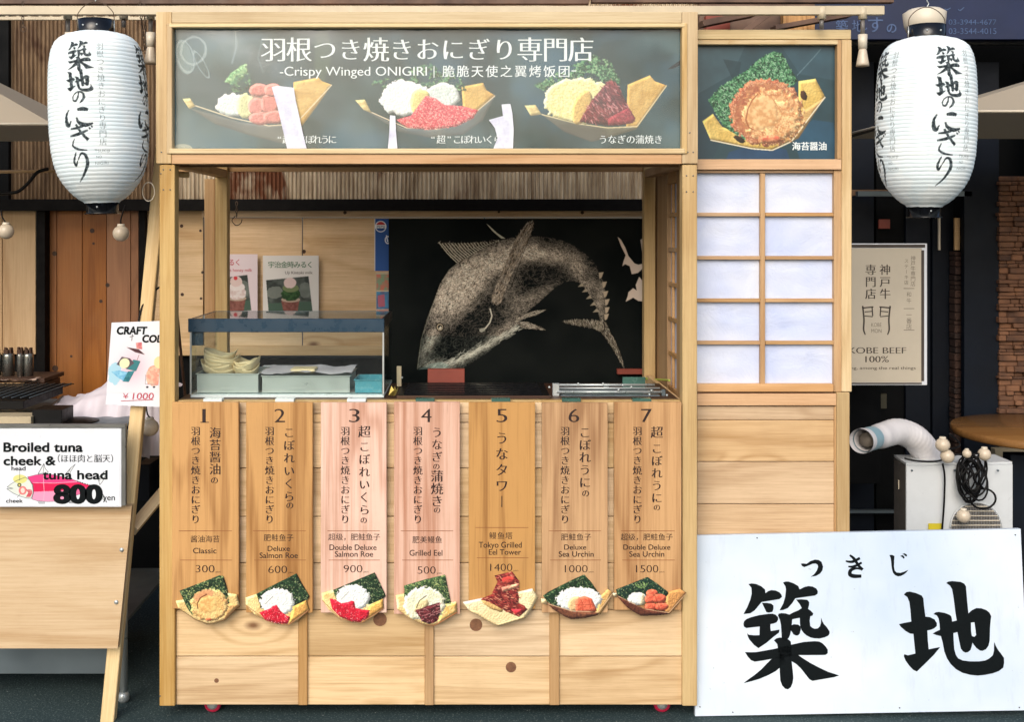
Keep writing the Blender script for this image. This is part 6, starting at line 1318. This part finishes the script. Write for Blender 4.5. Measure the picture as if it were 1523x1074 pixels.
# ------------------------------------------------------------------ right: poster, cooler, lights, table
YK = .95
T = thing('beef_shop_poster', 'framed cream poster with brown gate emblem and vertical Japanese writing', 'poster', P(1318, 574, YK))
pbox('sheet', 1215, 1379, 362, 573, YK, .012, 'white_sign', T); pbox('print_area', 1217, 1371, 369, 569, YK - .0012, .0012, 'poster_cream', T, 0)
k = Ink(); k.vert('専門店', 1295, 392, 446, 17, .02, -.01); k.vert('神戸牛', 1316.5, 392, 446, 17, .02, -.01)
for s_, cx in ((1, 1291), (-1, 1316)):
    k.stroke([(cx - 8 * s_, 455), (cx - 6 * s_, 475), (cx - 6.5 * s_, 490), (cx - 4 * s_, 498)], (2.4, 2.4, 2.4, 1.6)); k.line(cx - 8 * s_, 458, cx + 8 * s_, 456.5, 2.0); k.line(cx - 5 * s_, 464, cx + 6 * s_, 463, 1.5); k.line(cx + 6 * s_, 457, cx + 7 * s_, 470, 1.8); k.line(cx - 5 * s_, 470, cx + 7 * s_, 471, 1.5)
k.build('emblem', flat(YK - .0019), 'ink_sepia', T)
k = Ink(); k.fit('KOBE BEEF', 1262, 1348, 516, 526, .01, -.02, .73); k.fit('100%', 1287, 1322, 529, 539, .01, -.02, .73); k.fit('the real thing, among the real things', 1222, 1362, 545, 549.5, 0, 0); k.build('lettering', flat(YK - .0019), 'ink_sepia', T)
k = Ink(); k.vert('神戸牛専門店', 1358, 380, 426, 8, -.01, -.01); k.vert('ステーキ店', 1348, 384, 424, 7, -.01, -.01); k.vert('和牛', 1352, 433, 452, 8, -.01, -.01); k.vert('一番店', 1352, 464, 490, 9, -.01, -.01); k.fit('KOBE', 1296, 1311, 480, 486, -.01, -.01); k.fit('MON', 1296, 1311, 489, 495, -.01, -.01)
for y in (429, 459, 491): k.line(1344, y, 1360, y, .8)
k.build('small_print', flat(YK - .0019), 'ink_grey', T)
for (x0, y0, x1, y1) in ((1217, 363.5, 1376, 368), (1370.5, 372, 1374.5, 567), (1217, 569.5, 1371, 571.5)): pbox('border', x0, x1, y0, y1, YK - .003, .002, 'ink_sepia', T, 0)

YA = .55; T = thing('spot_cooler', 'pale grey portable spot air cooler with round fan grille and white duct', 'air cooler', P(1430, 830, YA + .15)); T.location.z = 0
q0, q1 = P(1348, 693, YA), P(1506, 697, YA + .02); zt2 = q0.z; back = Vector((.014, .14, 0)); up_ = Vector((0, 0, 1))
slab('front_panel', [Vector((q0.x, YA, .12)), Vector((q1.x, YA + .02, .12)), Vector((q1.x, YA + .02, zt2)), Vector((q0.x, YA, zt2))], Vector((0, .008, 0)), 'cooler', T)
slab('body', [Vector((q0.x, YA + .009, .10)), Vector((q1.x, YA + .029, .10)), Vector((q1.x + .0, YA + .15, .10)), Vector((q0.x + .012, YA + .14, .10))], Vector((0, 0, zt2 - .105)), 'grey_side', T)
slab('top_panel', [Vector((q0.x, YA + .003, zt2 + .001)), Vector((q1.x, YA + .023, zt2 + .001)), Vector((q1.x, YA + .15, zt2 + .001)), Vector((q0.x + .012, YA + .14, zt2 + .001))], Vector((0, 0, .008)), 'cooler', T)
gcx, gcy = 1452, 786; ink = None
for i in range(-16, 17):
    x = gcx + i * 2.35; hh = math.sqrt(max(0, 37 ** 2 - (x - gcx) ** 2)); 
    if hh > 3: pbox('grille_slot', x - .5, x + .5, gcy - hh, gcy + min(hh, 20), YA - .0005, .004, 'grey_side', T, 0)
tube('grille_ring', [P(gcx + 38.5 * math.cos(a_), gcy - 38.5 * math.sin(a_), YA - .001) for a_ in np.linspace(0, 3.1416, 26)], .0022, 'cooler', T, 8)
for y in (753, 760, 767, 774, 781, 788): 
    hh = math.sqrt(37 ** 2 - (y - gcy) ** 2); pbox('grille_bar', gcx - hh, gcx + hh, y, y + 1.2, YA - .003, .002, 'white_plastic', T, 0)
for x in (1356, 1420, 1484): lathe('screw', P(x, 700, YA), [(.004, -.002), (.003, .004)], 'steel_dark', T, 8, 'Y')
pbox('yellow_label', 1381, 1402, 779, 795, YA - .002, .002, 'yellow', T, 0); lathe('top_collar', P(1380, 689, YA + .08), [(.066, 0), (.066, .014), (.056, .016)], 'black', T, 28)
cps = smooth_line([P(1378, 686, YA + .12), P(1374, 668, YA + .10), P(1358, 650, YA + .06), P(1335, 642, YA + .02), P(1312, 648, YA - .05), P(1286, 655, YA - .17)], 14)
rs = [.050 * (1 + .014 * math.sin(i * 1.9)) - (.006 if i > len(cps) - 12 else 0) for i in range(len(cps))]; rs = [r * (1.05 - .25 * i / len(cps)) for i, r in enumerate(rs)]
tube('duct', cps, rs, 'duct', T, 28, cap=False); e0, e1 = cps[-1], cps[-1] + (cps[-1] - cps[-2]).normalized() * .03
tube('duct_band', [cps[-8], cps[-4], cps[-1]], [rs[-8] + .003, rs[-4] + .003, rs[-1] + .003], 'duct_band', T, 28, cap=False); tube('duct_mouth', [cps[-2], cps[-1], e1], [rs[-1] + .004, rs[-1] + .005, rs[-1] + .005], 'duct', T, 28, cap=False); tube('duct_liner', [cps[-14], cps[-9], cps[-3]], [rs[-1] - .012] * 3, 'ink_grey', T, 20)
pbox('side_sticker', 1336, 1341, 714, 728, YA + .08, .001, 'white_plastic', T, 0)
for (x, y, r, lab) in ((1402, 662, 10.5, 'bulb leaning on the white duct where it meets the cooler'), (1409, 679, 10, 'frosted bulb on top of the cooler just right of the duct'), (1438, 675, 6.5, 'small bulb above the black cable coil'), (1464, 676, 9.5, 'bulb at the right of the cable coil on the cooler'), (1433, 768, 10, 'bulb hanging in front of the fan grille')):
    bulb(x, y, r, YA - .035, lab, [])
T = thing('cable_coil', 'tangled black cable coil hanging over the front of the cooler', 'cable', P(1447, 740, YA - .03))
for i in range(11):
    cx_, cy_, rx_, ry_, ph = 1446 + random.uniform(-7, 7), 708 + random.uniform(-8, 10), random.uniform(9, 20), random.uniform(20, 36), random.uniform(-.35, .35); pts = []
    for a_ in np.linspace(0, 6.28, 22)[:-1]: u, v = rx_ * math.cos(a_), ry_ * math.sin(a_); pts.append(P(cx_ + u * math.cos(ph) - v * math.sin(ph), cy_ + u * math.sin(ph) + v * math.cos(ph), YA - .03 + .012 * math.sin(a_ * 2 + i)))
    tube('loop', pts, .0032, 'black', T, 7, closed=True)
tube('loop', [P(1462 + 19 * math.cos(a_), 742 + 15 * math.sin(a_), YA - .03) for a_ in np.linspace(0, 6.28, 22)[:-1]], .0036, 'black', T, 7, closed=True)
tube('strand', smooth_line([P(1402, 690, YA - .02), P(1405, 710, YA - .012), P(1404, 750, YA - .012), P(1401, 790, YA - .012)]), .0034, 'black', T)
tube('strand', smooth_line([P(1345, 682, YA - .02), P(1365, 686, YA - .03), P(1395, 686, YA - .03), P(1425, 676, YA - .03), P(1440, 684, YA - .03)]), .0034, 'black', T)
tube('strand', smooth_line([P(1398, 655, YA - .04), P(1408, 668, YA - .05), P(1428, 662, YA - .03), P(1412, 645, YA - .03)]), .003, 'black', T)
for (x0, y0) in ((1430, 690), (1452, 688), (1440, 696), (1460, 694), (1436, 700)): tube('strand', smooth_line([P(x0, y0, YA - .045), P(x0 + 6, y0 + 10, YA - .05), P(x0 - 4, y0 + 22, YA - .045), P(x0 + 3, y0 + 34, YA - .04)]), .0036, 'black', T)
YR = .92; T = thing('round_table', 'round wooden topped table at the right edge', 'table', (P(1556, 0, YR).x, YR, 0)); rz = .70; kR = (D + YR) / FPX; rr = 131 * kR
lathe('table_top', (P(1556, 0, YR).x, YR, rz), [(rr - .006, -.03), (rr, -.024), (rr, -.004), (rr - .004, 0)], 'table_wood', T, 72); lathe('pedestal', (P(1556, 0, YR).x, YR, .03), [(.035, 0), (.035, rz - .062)], 'navy', T, 20); lathe('foot', (P(1556, 0, YR).x, YR, 0), [(.2, 0), (.2, .015), (.05, .03)], 'black', T, 32); lathe('under_ring', (P(1556, 0, YR).x, YR, rz - .0305), [(rr * .6, -.012), (rr * .6, 0)], 'black', T, 32)
o = box('navy_pillar', P(1503, 1000, .80), P(1560, 672, .86), 'navy'); tag(o, 'dark navy board under the round table at the right edge', 'board')
o = pbox('wooden_ledge', 1480, 1524, 668, 700, 1.45, .04, 'pale_cream'); tag(o, 'pale ledge at the foot of the stacked stone wall', 'ledge')
